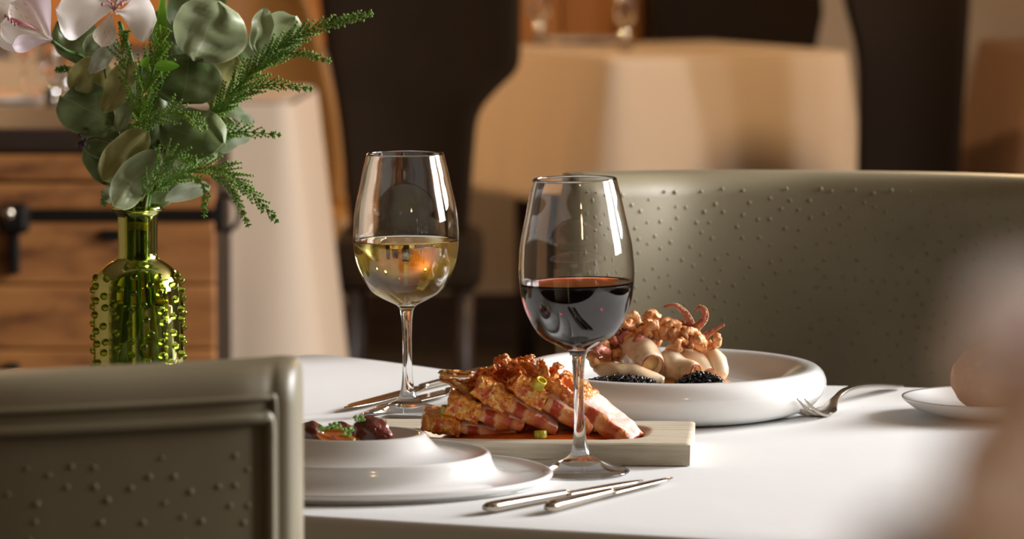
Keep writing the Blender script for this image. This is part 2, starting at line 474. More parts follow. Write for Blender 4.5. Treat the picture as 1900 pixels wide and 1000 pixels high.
# ------------------------------------------------------------------ chairs
def nubs(surf, n, seed, r=0.002, h=0.001):
    """small leather nubs scattered on surf(u, v) -> (point, normal)"""
    rnd = random.Random(seed); mb = MB(); pts = []
    tries = 0
    while len(pts) < n and tries < n * 30:
        tries += 1
        p, nn = surf(rnd.random(), rnd.random())
        if any((p - q).length < 0.0105 for q in pts): continue
        pts.append(p)
        a = nn.orthogonal().normalized(); b = nn.cross(a)
        rr = r * rnd.uniform(0.7, 1.15)
        rings = []
        for k in range(4):
            th = k / 3.2 * pi / 2
            rings.append([p + (a * cos(2 * pi * j / 8) + b * sin(2 * pi * j / 8)) * rr * cos(th) + nn * (h * sin(th) - 0.0002) for j in range(8)])
        mb.add(*loft(rings))
    return mb
def sweep_back(path, ztop, zbot, th, rr0=0.02, fixed=None):
    """curved upholstered back: path = xy points of the camera-facing face, ztop(list), thickness away from the camera"""
    a_, b_ = (path[0] - path[1]).normalized(), (path[-1] - path[-2]).normalized()
    path = [path[0] + a_ * .011, path[0] + a_ * .009, path[0] + a_ * .005] + list(path) + [path[-1] + b_ * .005, path[-1] + b_ * .009, path[-1] + b_ * .011]
    ztop = [ztop[0]] * 3 + list(ztop) + [ztop[-1]] * 3
    n = len(path); rings = []
    for i, p in enumerate(path):
        d = (path[min(i + 1, n - 1)] - path[max(i - 1, 0)]).normalized()
        nr = Vector((-d.y, d.x, 0))
        if nr.y < 0: nr = -nr
        if fixed: nr = Vector(fixed)
        e = min(i, n - 1 - i)
        s = 1.0 if e > 2 else (0.78, 0.92, 0.98)[e]
        zt = ztop[i] - (1 - s) * 0.02
        t2 = th * s; off = (th - t2) / 2
        sec = []
        m = 6
        rr = min(rr0, t2 * .45)
        for k in range(m + 1):      # front top corner
            a = pi / 2 * k / m
            sec.append((off + rr - rr * cos(a), zt - rr + rr * sin(a)))
        for k in range(m + 1):
            a = pi / 2 * k / m
            sec.append((off + t2 - rr + rr * sin(a), zt - rr + rr * cos(a)))
        sec.append((off + t2, (zt + zbot) / 2))
        sec.append((off + t2 - 0.005, zbot)); sec.append((off + 0.005, zbot)); sec.append((off, (zt + zbot) / 2))
        rings.append([Vector((p.x, p.y, 0)) + nr * o + Vector((0, 0, z)) for o, z in sec])
    return loft(rings)
def chair_under(e, c, w_, d_, rz, seat_mat, zs=0.46):
    V, F = rbox(w_, d_, 0.1, 0.03, 4)
    o = mesh('seat', V, F, seat_mat, e); o.location = (0, 0, zs - 0.05); o.rotation_euler = (0, 0, rz)
    R = Matrix.Rotation(rz, 3, 'Z')
    for ax in (-1, 1):
        for ay in (-1, 1):
            q = R @ Vector((ax * (w_ / 2 - 0.04), ay * (d_ / 2 - 0.04), 0))
            mesh('leg', *tube([(q.x * 1.06, q.y * 1.06, 0), (q.x, q.y, zs - 0.09)], [0.013, 0.02], 10), M['wood_dark'], e)

# right-hand chair behind the table (concave inside towards the camera)
cp = [(1085, 3.604, 327), (1100, 3.606, 326), (1130, 3.612, 325), (1190, 3.632, 324), (1300, 3.670, 322), (1450, 3.69, 322.5), (1600, 3.69, 324), (1750, 3.675, 327), (1900, 3.64, 332), (2050, 3.585, 338), (2200, 3.51, 345), (2330, 3.44, 352), (2420, 3.39, 358), (2460, 3.37, 362)]
cpd = catmull([at_y(x, yy, d + 0.62) for x, d, yy in cp], 56)
path = [Vector((p.x, p.y, 0)) for p in cpd]; zt = [p.z for p in cpd]
cc = Vector((path[28].x, path[28].y - 0.22, 0))
ch = empty('dining_chair', cc, 'olive leather chair pushed against the far side of the laid table', 'chair', 'olive leather chairs')
MB().add(*sweep_back(path, zt, 0.44, 0.075, 0.022)).build('backrest', M['leather'], ch, True, cc)
def surfR(u, v):
    t = 1 + u * 50; i = int(t); f = t - i
    p = path[i].lerp(path[i + 1], f); z = zt[i] + (zt[i + 1] - zt[i]) * f
    d = (path[i + 1] - path[i]).normalized(); nr = Vector((d.y, -d.x, 0))
    if nr.y > 0: nr = -nr
    return Vector((p.x, p.y, 0.70 + (z - 0.014 - 0.70) * v)), nr
nubs(surfR, 620, 4, 0.0021, 0.0011).build('leather_nubs', M['leather'], ch, True, cc)['kind'] = 'stuff'
chair_under(ch, cc, 0.50, 0.36, 0, M['leather'])

# left-hand chair, back towards the camera, close and out of focus
lp = [(514, 669, 0.0), (502, 669.5, 0), (480, 671.5, 0), (430, 675, 0), (300, 682, 0), (150, 689.5, 0), (0, 696, 0), (-200, 702, 0), (-400, 704, 0), (-600, 700, 0), (-760, 690, 0), (-860, 680, 0)]
ZL = 0.905
lpd = catmull([on_z(x, y + 12, ZL) for x, y, _ in lp], 56)
lpath = [Vector((p.x, p.y, 0)) for p in lpd]
cl = Vector((lpath[28].x, lpath[28].y + 0.26, 0))
chl = empty('dining_chair', cl, 'olive leather chair seen from behind at the lower left', 'chair', 'olive leather chairs')
MB().add(*sweep_back(lpath, [ZL] * 56, 0.44, 0.085, 0.022, (0.02, 1, 0))).build('backrest', M['leather'], chl, True, cl)
def offp(i, out_, z):
    d = (lpath[min(i + 1, 55)] - lpath[max(i - 1, 0)]).normalized(); nr = Vector((-d.y, d.x, 0))
    if nr.y > 0: nr = -nr
    return lpath[i] + nr * out_ + Vector((0, 0, z))
for (off, zz, r_, i0) in ((0.0015, 0.030, 0.0042, 7), (0.0008, 0.018, 0.0022, 3)):
    side = [offp(i0, off, z) for z in (0.46, 0.55, 0.65, 0.75, 0.82, ZL - zz - 0.02)]
    ctl = side + [offp(i0, off, ZL - zz - 0.007), offp(i0 + 1, off, ZL - zz)] + [offp(i, off, ZL - zz) for i in range(i0 + 3, 52, 3)] + [offp(51, off, ZL - zz - 0.01), offp(51, off, 0.6), offp(51, off, 0.46)]
    MB().add(*tube(catmull(ctl, 160), r_, 8)).build('piping', M['leather'], chl, True, cl)
def surfL(u, v):
    t = 6 + u * 44; i = int(t); f = t - i
    d = (lpath[i + 1] - lpath[i]).normalized(); nr = Vector((-d.y, d.x, 0))
    if nr.y > 0: nr = -nr
    return lpath[i].lerp(lpath[i + 1], f) + Vector((0, 0, 0.5 + (ZL - 0.05 - 0.5) * v)), nr
nubs(surfL, 420, 11, 0.0021, 0.0011).build('leather_nubs', M['leather'], chl, True, cl)['kind'] = 'stuff'
chair_under(chl, cl, 0.50, 0.40, 0, M['leather'])

# far chairs: shaped backs given as (row, left px, right px) at a distance
def far_chair(prof, Y, th, mat, label, zs=0.45, bow=0.05):
    P = []
    for row, xl, xr in prof:
        a = at_y(xl, row, Y); b = at_y(xr, row, Y)
        P.append((a.z, a.x, b.x))
    cx = (P[-1][1] + P[-1][2]) / 2
    e = empty('upholstered_chair', (cx, Y, 0), label, 'chair', 'far dark chairs')
    zt_ = catmull([Vector((a, b, c)) for a, b, c in P], 26)
    rings = []
    for k, v in enumerate(zt_):
        z, xa, xb = v
        hw = (xb - xa) / 2; mx = (xa + xb) / 2; sec = []
        s = (0.55, 0.85)[k] if k < 2 else 1
        for j in range(28):
            a = 2 * pi * j / 28
            X = math.copysign(abs(cos(a)) ** 0.35, cos(a)); Yy = math.copysign(abs(sin(a)) ** 0.6, sin(a))
            sec.append(Vector((mx - cx + X * hw * (0.97 + 0.03 * s), Yy * th / 2 * s + bow * (1 - X * X), z)))
        rings.append(sec)
    V, F = loft(rings)
    MB().add(V, F).build('backrest', mat, e)
    w_ = P[-1][2] - P[-1][1]
    ch_ = chair_under(e, None, w_ + 0.06, 0.42, 0, mat, zs)
    return e
far_chair([(-190, 640, 905), (-150, 600, 955), (-60, 588, 966), (60, 600, 966), (125, 612, 962), (165, 620, 925), (210, 627, 890), (280, 635, 880), (360, 642, 874), (440, 650, 868)], 9.0, 0.09, M['leather_dark'], 'tall dark leather chair behind the white wine glass')
far_chair([(-190, 1600, 1760), (-140, 1570, 1790), (-20, 1562, 1800), (80, 1585, 1795), (160, 1592, 1790), (330, 1590, 1780), (420, 1592, 1778)], 9.6, 0.09, M['leather_brown'], 'near-black chair at the far right behind the olive chair')
far_chair([(-40, 430, 540), (0, 405, 572), (60, 395, 592), (140, 398, 612), (220, 405, 630), (300, 410, 638), (380, 415, 636)], 9.75, 0.08, M['leather_amber'], 'amber leather chair behind the far left table')
far_chair([(-170, 1240, 1400), (-120, 1215, 1490), (0, 1205, 1525), (60, 1215, 1520), (160, 1230, 1500), (260, 1240, 1490)], 10.88, 0.08, M['leather_brown'], 'dark brown chair behind the far middle table')

# ------------------------------------------------------------------ wooden trunk on the left
TY = 6.9
def tp(px, py): return at_y(px, py, TY)
tl_ = tp(-330, 282); tr_ = tp(398, 282)
tx0, tx1, tzt = tl_.x, tr_.x, tl_.z
tk = empty('wooden_trunk', ((tx0 + tx1) / 2, TY + 0.28, 0), 'rustic wooden trunk with black iron fittings behind the bottle vase', 'trunk')
tcx = (tx0 + tx1) / 2; tw = tx1 - tx0
def tbox(name, x0, x1, y0, y1, z0, z1, mat, r=0.004, parent=None):
    V, F = rbox(x1 - x0, y1 - y0, z1 - z0, r, 2)
    o = mesh(name, V, F, mat, parent or tk, False)
    o.location = Vector(((x0 + x1) / 2 - tcx, (y0 + y1) / 2 - 0.28, (z0 + z1) / 2))
    return o
zsplit = tp(0, 395).z
tbox('body', tx0 + 0.01, tx1 - 0.01, 0.025, 0.55, 0.06, zsplit - 0.004, M['wood_dark'])
tbox('lid', tx0 + 0.01, tx1 - 0.01, 0.025, 0.55, zsplit + 0.002, tzt, M['wood_dark'])
z = 0.06; k = 0
while z < zsplit - 0.02:
    z1 = min(z + 0.098, zsplit - 0.006); tbox('plank', tx0, tx1, 0, 0.024, z, z1 - 0.002, M['wood_trunk']); z = z1
zz = zsplit + 0.004
for h_ in ((tzt - zz) * 0.5, (tzt - zz) * 0.5):
    tbox('plank', tx0, tx1, 0, 0.024, zz, zz + h_ - 0.004, M['wood_trunk']); zz += h_
tbox('dark_top_strip', tx0 - 0.004, tx1 + 0.004, -0.004, 0.555, tzt, tzt + 0.036, M['wood_dark'])  # dark strip along the top of the trunk
for x_ in (0,):
    tbox('iron_band', tx0 - 0.002, tx1 + 0.002, -0.005, -0.0005, zsplit - 0.012, zsplit + 0.006, M['iron'], 0.001)
a = tp(0, 375); b = tp(58, 432)
lt = tbox('latch', a.x, b.x, -0.03, -0.005, b.z, a.z, M['iron'], 0.01)
a = tp(18, 430); b = tp(38, 508)
tbox('hasp', a.x, b.x, -0.016, -0.001, b.z, a.z, M['iron'], 0.004)
mesh('rivet', *ball((0, 0, 0), 0.011, 0.008, 0.011, 16, 10), M['steel'], lt).location = Vector((tp(18, 393).x - tcx, -0.28 - 0.033, tp(18, 393).z)) - Vector(lt.location)
a = tp(188, 425); b = tp(226, 446)
tbox('slot_plate', a.x, b.x, -0.008, -0.0005, b.z, a.z, M['iron'], 0.002)
a = tp(8, 672); b = tp(38, 700)
tbox('lower_latch', a.x, b.x, -0.014, -0.0005, b.z, a.z, M['iron'], 0.004)
a = tp(392, 380); 
tbox('side_bracket', tx1, tx1 + 0.012, 0.0, 0.06, tp(0, 430).z, tp(0, 372).z, M['iron'], 0.002)
c_ = tp(418, 398)
ring_pts = [Vector((c_.x - tcx + 0.019 * cos(t), -0.28 + 0.03, c_.z + 0.027 * sin(t))) for t in [2 * pi * i / 24 for i in range(25)]]
mesh('ring_handle', *tube(ring_pts, 0.004, 8, caps=False), M['iron'], tk)
for fx in (tx0 + 0.04, tx1 - 0.04):
    for fy in (0.05, 0.5):
        tbox('foot', fx - 0.03, fx + 0.03, fy - 0.03, fy + 0.03, 0, 0.062, M['wood_dark'])

# ------------------------------------------------------------------ wine glasses
GP = [(78, 331), (81, 345), (87, 370), (93, 400), (103.5, 450), (106.5, 480), (107.5, 503), (106, 530), (101, 560), (90, 590), (72, 619), (53, 633), (36, 642), (21, 650), (14.5, 660), (11, 685), (9.6, 720), (9.4, 760), (10, 790), (12, 815), (15.5, 835), (22, 848), (37, 858), (60, 866), (80, 872), (90, 876.5), (92, 879), (91, 880.6)]
def wine_glass(base_px, k, kh, lean, wine_mat, fill_px, label, wlabel):
    b = on_z(*base_px)
    s = 0.4e-3 * k
    e = empty('wine_glass', (b.x, b.y, TZ + 0.0008), label, 'wine glass', 'wine glasses')
    e.rotation_euler = (0, lean, 0)
    Z = lambda y: (880.6 - y) * 0.4e-3 * kh
    ctl = [Vector((r * s, Z(y), 0)) for r, y in GP]
    outp = catmull(ctl, 110)
    outp = [(max(p.x, 0.0005), max(p.y, 0)) for p in outp]
    # inner wall: bowl only
    t = 0.0009
    bowl = [(r, z) for r, z in outp if z > Z(641)]
    inner = []
    for i, (r, z) in enumerate(bowl):
        a = bowl[max(i - 1, 0)]; c = bowl[min(i + 1, len(bowl) - 1)]
        d = Vector((c[0] - a[0], c[1] - a[1])).normalized()
        n = Vector((d.y, -d.x))          # towards the axis while walking down
        if n.x > 0: n = -n
        inner.append((max(r + n.x * t, 0.0), z + n.y * t * (-1 if n.y < 0 else 1)))
    zb = inner[-1][1]; rb = inner[-1][0]
    inner = [p for p in inner]
    cap = [(rb * f, zb - 0.0022 * (1 - f * f)) for f in (0.8, 0.55, 0.3, 0.0)]
    rim = [(outp[0][0] - t / 2, outp[0][1] + 0.0004)]
    prof = list(reversed(cap)) + list(reversed(inner)) + rim + outp + [(0.0, 0.0)]
    V, F = lathe(prof, 96)
    body = mesh('bowl', V, F, M['glass'], e)
    # wine: slightly into the wall, flat surface with a small meniscus
    zf = Z(fill_px)
    wp_ = [(r + 0.0003, z) for r, z in inner if z < zf]
    rtop = wp_[0][0]
    wprof = [(0.0, zf - 0.0006), (rtop * 0.5, zf - 0.0006), (rtop * 0.9, zf - 0.0006), (rtop - 0.0012, zf - 0.0003), (rtop - 0.0001, zf + 0.0006)] + wp_ + [(r, z - 0.0002) for r, z in cap]
    V, F = lathe(list(reversed(wprof)), 96)
    wn = mesh('wine', V, F, wine_mat, e)
    wn['label'] = wlabel
    for o in (body, wn):
        bm = bmesh.new(); bm.from_mesh(o.data); bmesh.ops.recalc_face_normals(bm, faces=bm.faces); bm.to_mesh(o.data); bm.free()
    return e
wine_glass((1077, 879), 1.0, 1.0, radians(-1.2), M['red_wine'], 524, 'stemmed wine glass half full of red wine', 'dark red wine')
bw = on_z(757, 770)
kw = bw.y / on_z(1077, 879).y
wine_glass((757, 770), kw * 0.985 if False else 0.916 * kw / (on_z(757, 770).y / on_z(1077, 879).y) * (bw.y / on_z(1077, 879).y), 0.885 * kw, radians(-0.5), M['white_wine'], 513, 'stemmed wine glass half full of white wine', 'pale golden white wine')

# ------------------------------------------------------------------ bottle vase
VB = on_z(258, 745); VY = VB.y; vs = mpp(VY)
BP = [(47, 379), (48.5, 382), (48, 386), (42, 390), (39, 394), (37.5, 400), (37, 420), (36.5, 450), (37, 470), (41, 479), (53, 486), (66, 496), (76, 510), (81.5, 527), (83.3, 550), (83.5, 580), (83.5, 640), (83.5, 700), (83, 730), (80, 740), (72, 745)]
vz = lambda y: (745 - y) * vs
bp = [(p.x, p.y) for p in catmull([Vector((r * vs, vz(y), 0)) for r, y in BP], 70)]
va = empty('bottle_vase', (VB.x, VB.y, TZ + 0.0005), 'green glass bottle vase covered in small knobs', 'vase')
t = 0.0028
inn = [(r - t, z) for r, z in bp if z > 0.006]
prof = [(0, 0.006), (inn[-1][0] * 0.6, 0.006)] + list(reversed(inn)) + [(bp[0][0] - t * 0.5, bp[0][1] + 0.0008)] + bp + [(0, 0)]
mesh('bottle', *lathe(prof, 80), M['green_glass'], va)
wl = [(r + 0.0003, z) for r, z in inn if z < vz(556)]
mesh('water', *lathe([(0, 0.0062), (wl[-1][0], 0.0062)] + list(reversed(wl)) + [(0, wl[0][1])], 64), M['water'], va)
V, F = ball((0, 0, 0), 0.0031, 0.0031, 0.0031, 16, 12)
km = bpy.data.meshes.new('knob'); km.from_pydata([tuple(v) for v in V], [], F); km.materials.append(M['green_glass']); km.shade_smooth()
def brad(z):
    for (r0, z0), (r1, z1) in zip(bp, bp[1:]):
        if z1 <= z <= z0: return r1 + (r0 - r1) * (z - z1) / max(z0 - z1, 1e-6)
    return 0.037
rnd = random.Random(2)
for i in range(18):
    ang = 2 * pi * i / 18 + 0.1
    for k_ in range(10):
        z_ = 0.010 + (k_ + 0.5 * (i % 2)) * 0.0128 + rnd.uniform(-0.002, 0.002)
        if z_ > vz(502): continue
        r_ = brad(z_) + 0.0004
        kb = bpy.data.objects.new('knob', km); COL.objects.link(kb); kb.parent = va
        a_ = ang + rnd.uniform(-0.09, 0.09)
        kb.location = (r_ * cos(a_), r_ * sin(a_), z_)
band = [Vector((0.012 * cos(t_), 0.012 * sin(t_), vz(415) + 0.0008 * sin(3 * t_))) for t_ in [2 * pi * i / 30 for i in range(31)]]
M['stem'] = pm('green_stem', S(84, 128, 40), 0.5, noise_=[(60, S(58, 94, 30), 0.4, 0.7)])
M['twig'] = pm('brown_twig', S(88, 74, 44), 0.7)
M['rubber'] = pm('yellow_band', S(214, 190, 84), 0.6)
mb = MB()
for dz in (0, 0.0022, -0.002):
    mb.add(*tube([v + Vector((0, 0, dz)) for v in band], 0.0013, 6, caps=False))
rb = mb.build('elastic_band', M['rubber'])
rb.location = (VB.x, VB.y, TZ)
tag(rb, 'yellow elastic band tying the stems inside the bottle neck', 'rubber band')

# ------------------------------------------------------------------ bouquet
M['leaf_a'] = leaf_mat('eucalyptus_grey', S(158, 168, 130), S(200, 202, 158), S(184, 190, 146), 0.42, 0.3, S(140, 154, 112))
M['leaf_b'] = leaf_mat('eucalyptus_olive', S(172, 168, 108), S(206, 196, 138), S(192, 186, 130), 0.5, 0.3, S(154, 152, 92))
M['leaf_c'] = leaf_mat('eucalyptus_dark', S(112, 128, 84), S(166, 170, 118), S(142, 150, 104), 0.42, 0.3, S(96, 114, 68))
M['leaf_d'] = leaf_mat('eucalyptus_pale', S(196, 204, 184), S(222, 222, 198), S(190, 198, 176), 0.4, 0.15, S(156, 170, 150))
M['leaf_g'] = leaf_mat('fresh_green', S(108, 160, 36), S(140, 186, 60), S(150, 190, 70), 0.4, 0.3, S(92, 146, 30))
M['thuja'] = pm('thuja_green', S(112, 156, 56), 0.5, noise_=[(25, S(150, 186, 78), 0.45, 0.75)], translucent=0.1)
M['thuja_y'] = pm('thuja_yellow_green', S(128, 172, 48), 0.5, noise_=[(25, S(170, 202, 78), 0.45, 0.75)], translucent=0.12)
def petal_sheet(base, tip, width, roll=0, cup=0.2, bend=0.15, wave=0.06, shape='round', seed=0, nu=14, nv=10, fold=0.0, spots=None):
    base = Vector(base); tip = Vector(tip)
    ax = tip - base; Ln = ax.length; ax.normalize()
    view = (C0 - (base + tip) / 2).normalized()
    nn = view - ax * view.dot(ax)
    if nn.length < 1e-4: nn = ax.orthogonal()
    nn.normalize()
    nn = Matrix.Rotation(roll, 3, ax) @ nn
    sd = ax.cross(nn)
    V = []; F = []; UV = []
    for i in range(nu + 1):
        t = i / nu
        if shape == 'round': wv = (max(0, 1 - abs(2 * t - 1) ** 2.4)) ** 0.52
        elif shape == 'petal': wv = (max(0, 1 - abs(2 * (t ** 1.6) - 1) ** 2.6)) ** 0.6 * (0.35 + 0.65 * min(1, t * 1.6)) if t > 0 else 0.12
        else: wv = sin(pi * min(1, t ** 0.8)) ** 0.8 if 0 < t < 1 else 0
        wv = max(wv, 0.015) * width / 2
        for j in range(nv + 1):
            v = 2 * j / nv - 1
            q = Vector((t * 3 + seed * 5.1, v * 1.3, seed * 1.7))
            zz = cup * width * 0.5 * v * v * (wv / (width / 2)) + bend * Ln * (4 * t * (1 - t)) * -0.5 + wave * width * noise.noise(q) + fold * abs(v) * wv
            V.append(base + ax * (t * Ln) + sd * (v * wv * (1 - 0.25 * abs(fold))) + nn * zz)
            UV.append((t, v))
    for i in range(nu):
        for j in range(nv):
            a = i * (nv + 1) + j
            F.append((a, a + 1, a + nv + 2, a + nv + 1))
    return V, F, UV
def uvmesh(name, V, F, UV, mat, parent, off):
    me = bpy.data.meshes.new(name)
    me.from_pydata([tuple(v - Vector(off)) for v in V], [], F); me.update()
    ul = me.uv_layers.new(name='UVMap')
    for l in me.loops: ul.data[l.index].uv = UV[l.vertex_index]
    return link(name, me, mat, parent)
MOUTH = VB + Vector((0, 0, vz(379)))
def bpt(px, py, dz=0.0): return at_y(px, py, VY + dz)
# eucalyptus branches: (stem control points px, leaves)
branches = [
 ('eucalyptus branch leaning left with dark and olive round leaves', [(262, 480, 0), (262, 385, 0), (235, 300, 0), (212, 215, -.005), (196, 140, -.01), (186, 90, -.01)], [
   (186, 112, 110, 44, 74, 'leaf_c', .2, .1, 0.02), (216, 68, 170, 134, 30, 'leaf_d', .5, .25, -.03), (202, 118, 138, 172, 66, 'leaf_b', -.2, .15, -.015),
   (240, 104, 196, 204, 46, 'leaf_b', .45, .3, -.035), (214, 232, 118, 180, 86, 'leaf_c', -.1, .12, -.01), (256, 140, 222, 240, 42, 'leaf_a', .6, .25, -.025),
   (228, 276, 156, 246, 58, 'leaf_c', .1, .1, .0), (276, 243, 194, 330, 56, 'leaf_b', -.25, .3, -.04), (210, 338, 166, 268, 50, 'leaf_c', .2, .1, .015),
   (240, 330, 180, 290, 60, 'leaf_c', -.2, .1, .02), (250, 220, 200, 150, 60, 'leaf_c', .2, .1, .02), (262, 300, 232, 236, 60, 'leaf_c', -.2, .15, .015), (205, 70, 160, 100, 40, 'leaf_a', .3, .2, .01)]),
 ('eucalyptus branch low over the bottle mouth with long grey leaves', [(265, 470, 0), (268, 385, -.01), (280, 345, -.02), (300, 315, -.02)], [
   (304, 284, 216, 378, 62, 'leaf_a', -.3, .22, -.045), (236, 335, 196, 372, 30, 'leaf_a', .3, .2, -.01), (306, 372, 386, 346, 30, 'leaf_d', .5, .2, -.02), (320, 312, 400, 284, 30, 'leaf_a', .3, .2, -.01),
   (262, 378, 330, 330, 56, 'leaf_c', .2, .15, .01), (250, 372, 210, 310, 50, 'leaf_c', .2, .15, .01), (300, 350, 350, 300, 50, 'leaf_c', .2, .15, .0)]),
 ('eucalyptus branch in the middle with big round grey leaves', [(258, 480, 0), (262, 385, .005), (300, 280, .0), (330, 200, -.0), (352, 120, .0), (366, 50, .01)], [
   (362, 114, 404, 8, 118, 'leaf_a', -.2, .18, -.035), (340, 60, 384, -30, 96, 'leaf_c', .2, .12, .02), (338, 196, 352, 104, 112, 'leaf_c', .1, .1, -.025),
   (396, 204, 434, 108, 62, 'leaf_b', -.3, .2, .0), (296, 226, 408, 262, 88, 'leaf_c', -.2, .15, -.03), (330, 100, 300, 20, 70, 'leaf_c', .3, .2, .03), (330, 250, 280, 180, 70, 'leaf_c', .2, .1, .02),
   (300, 300, 360, 240, 76, 'leaf_c', -.2, .1, .01), (330, 180, 270, 110, 70, 'leaf_c', .2, .1, .03), (380, 130, 330, 60, 60, 'leaf_c', .2, .1, .03), (290, 290, 300, 210, 70, 'leaf_c', .2, .1, .02)]),
 ('eucalyptus branch on the right with pale turned leaves', [(270, 480, 0), (270, 385, .01), (340, 270, .02), (410, 200, .02), (460, 110, .015), (486, 60, .01)], [
   (478, 100, 490, 18, 42, 'leaf_a', .5, .3, -.005), (482, 104, 544, 34, 66, 'leaf_a', -.1, .15, .01), (440, 62, 478, 120, 26, 'leaf_d', .6, .3, .0),
   (412, 196, 468, 226, 28, 'leaf_d', .5, .25, .005), (398, 272, 460, 240, 44, 'leaf_d', .5, .2, .015), (420, 180, 450, 70, 50, 'leaf_c', .2, .15, .03), (380, 290, 420, 220, 60, 'leaf_c', .2, .15, .02), (430, 130, 400, 40, 60, 'leaf_c', .2, .15, .04)]),
]
for bi, (lab, stem, leaves) in enumerate(branches):
    c = Vector(bpt(stem[0][0], stem[0][1]))
    e = empty('eucalyptus_branch', c, lab, 'branch', 'stems in the bottle vase')
    P = catmull([bpt(*s) for s in stem], 24)
    MB().add(*tube(P, [0.0016 - 0.0009 * i / 23 for i in range(24)], 6)).build('stem', M['twig'], e, True, c)
    for li, (bx, by, tx, ty, wpx, mt, roll, cup, dz) in enumerate(leaves):
        rnd = random.Random(bi * 31 + li)
        V, F, UV = petal_sheet(bpt(bx, by, dz + 0.008), bpt(tx + .06 * (tx - bx), ty + .06 * (ty - by), dz + rnd.uniform(-.012, .012)), wpx * 1.22 * vs, roll, cup * rnd.choice((-1, 1)), rnd.uniform(0, .28), 0.30, 'round', bi * 10 + li, fold=abs(roll) * 0.5 * (1 if roll > 0 else -1))
        uvmesh('leaf', V, F, UV, M[mt], e, c)
# cypress sprigs
def sprig(lab, pts, Lb, mat, seed, step=8, side=(1, 1), taper=0.35, wid=0.0012, sub=True):
    step = step * 1.55
    rnd = random.Random(seed)
    ctl = [bpt(*p) for p in pts]
    ln = sum((ctl[i + 1] - ctl[i]).length for i in range(len(ctl) - 1))
    n = max(8, int(ln / (step * vs)))
    P = catmull(ctl, n)
    c = P[0]
    e = empty('cypress_sprig', c, lab, 'sprig', 'stems in the bottle vase')
    MB().add(*tube(P, [0.0011 * (1 - 0.6 * i / (n - 1)) for i in range(n)], 5)).build('stem', mat, e, True, c)
    mb = MB()
    vw = Vector((0, -1, 0))
    for i in range(1, n):
        f = i / (n - 1)
        t = (P[min(i + 1, n - 1)] - P[i - 1]).normalized()
        s = t.cross(vw).normalized()
        for sg in (-1, 1):
            if (sg > 0 and not side[0]) or (sg < 0 and not side[1]): continue
            L_ = Lb * vs * (sin(pi * min(1, 0.15 + 0.85 * f)) ** 0.6 * (1 - taper * f) + 0.12) * rnd.uniform(0.6, 1.1)
            an = rnd.uniform(0.4, 0.7)
            d = (t * cos(an) + s * sg * sin(an) + Vector((0, rnd.uniform(-.45, .35), 0))).normalized()
            m_ = max(3, int(L_ / (5 * vs)))
            Q = [P[i] + d * (L_ * k / m_) + t * (L_ * 0.22 * (k / m_) ** 2) for k in range(m_ + 1)]
            mb.add(*tube(Q, [wid * (1 - 0.55 * k / m_) for k in range(m_ + 1)], 4, 0.6))
            if sub:
                for k in range(1, m_ + 1):
                    dd = (Q[k] - Q[k - 1]).normalized(); ss = dd.cross(vw).normalized()
                    for g in (-1, 1):
                        l2 = vs * rnd.uniform(4, 10) * (1 - 0.4 * k / m_)
                        d2 = (dd * 0.8 + ss * g * 0.6 + Vector((0, rnd.uniform(-.3, .3), 0))).normalized()
                        q0_ = Q[k - 1].lerp(Q[k], 0.5)
                        mb.add(*tube([q0_, q0_ + d2 * l2 * 0.6, q0_ + d2 * l2], [wid * 0.7, wid * 0.75, wid * 0.2], 4, 0.6))
    mb.build('foliage', mat, e, True, c)['kind'] = 'stuff'
    return e
sprig('long cypress sprig reaching out to the upper right', [(330, 300, .01), (395, 215, 0), (450, 150, -.01), (510, 95, -.01), (575, 55, -.01), (683, 26, -.01)], 52, M['thuja'], 1, 7)
sprig('side cypress sprig below the long upper right one', [(440, 165, -.01), (490, 118, -.015), (545, 98, -.015), (608, 112, -.015)], 26, M['thuja'], 2, 7)
sprig('cypress sprig pointing right at mid height', [(380, 225, -.01), (430, 190, -.015), (490, 158, -.02), (575, 165, -.02)], 34, M['thuja'], 3, 7)
sprig('thin cypress sprig pointing right below the pale leaves', [(360, 300, 0), (400, 265, -.01), (440, 245, -.015), (515, 250, -.015)], 30, M['thuja'], 4, 7)
sprig('drooping cypress sprig hanging right of the bottle neck', [(280, 360, -.02), (350, 318, -.035), (410, 315, -.035), (460, 350, -.03), (512, 408, -.03)], 40, M['thuja'], 5, 7, (1, 1))
sprig('short cypress sprig hanging down beside the drooping one', [(380, 318, -.03), (420, 340, -.035), (440, 370, -.035), (460, 416, -.035)], 22, M['thuja'], 6, 7)
sprig('tiny cypress sprig hanging at the bottle neck', [(350, 322, -.03), (378, 345, -.04), (380, 370, -.04), (379, 398, -.04)], 14, M['thuja'], 7, 7)
sprig('upright yellow-green cypress sprig in the middle of the bouquet', [(262, 260, -.02), (262, 190, -.04), (285, 120, -.045), (302, 58, -.045)], 58, M['thuja_y'], 8, 8)
sprig('cypress sprig lying across the centre of the bouquet', [(240, 235, -.035), (285, 222, -.045), (330, 208, -.05), (378, 235, -.05)], 42, M['thuja'], 9, 8)
sprig('cypress sprig low in the centre above the bottle mouth', [(262, 372, -.03), (285, 330, -.045), (318, 290, -.05), (360, 300, -.05)], 44, M['thuja'], 10, 8)
sprig('cypress sprig curling behind the white flower', [(250, 190, -.03), (235, 130, -.03), (225, 90, -.03), (232, 62, -.03)], 40, M['thuja'], 12, 8)
sprig('tiny cypress sprig at the left below the bouquet', [(230, 340, 0), (208, 350, 0), (196, 362, 0), (193, 378, 0)], 14, M['thuja'], 13, 7)
sprig('small cypress tip poking out at the left', [(170, 140, .03), (145, 132, .03), (122, 128, .03), (106, 130, .03)], 14, M['thuja'], 14, 8)
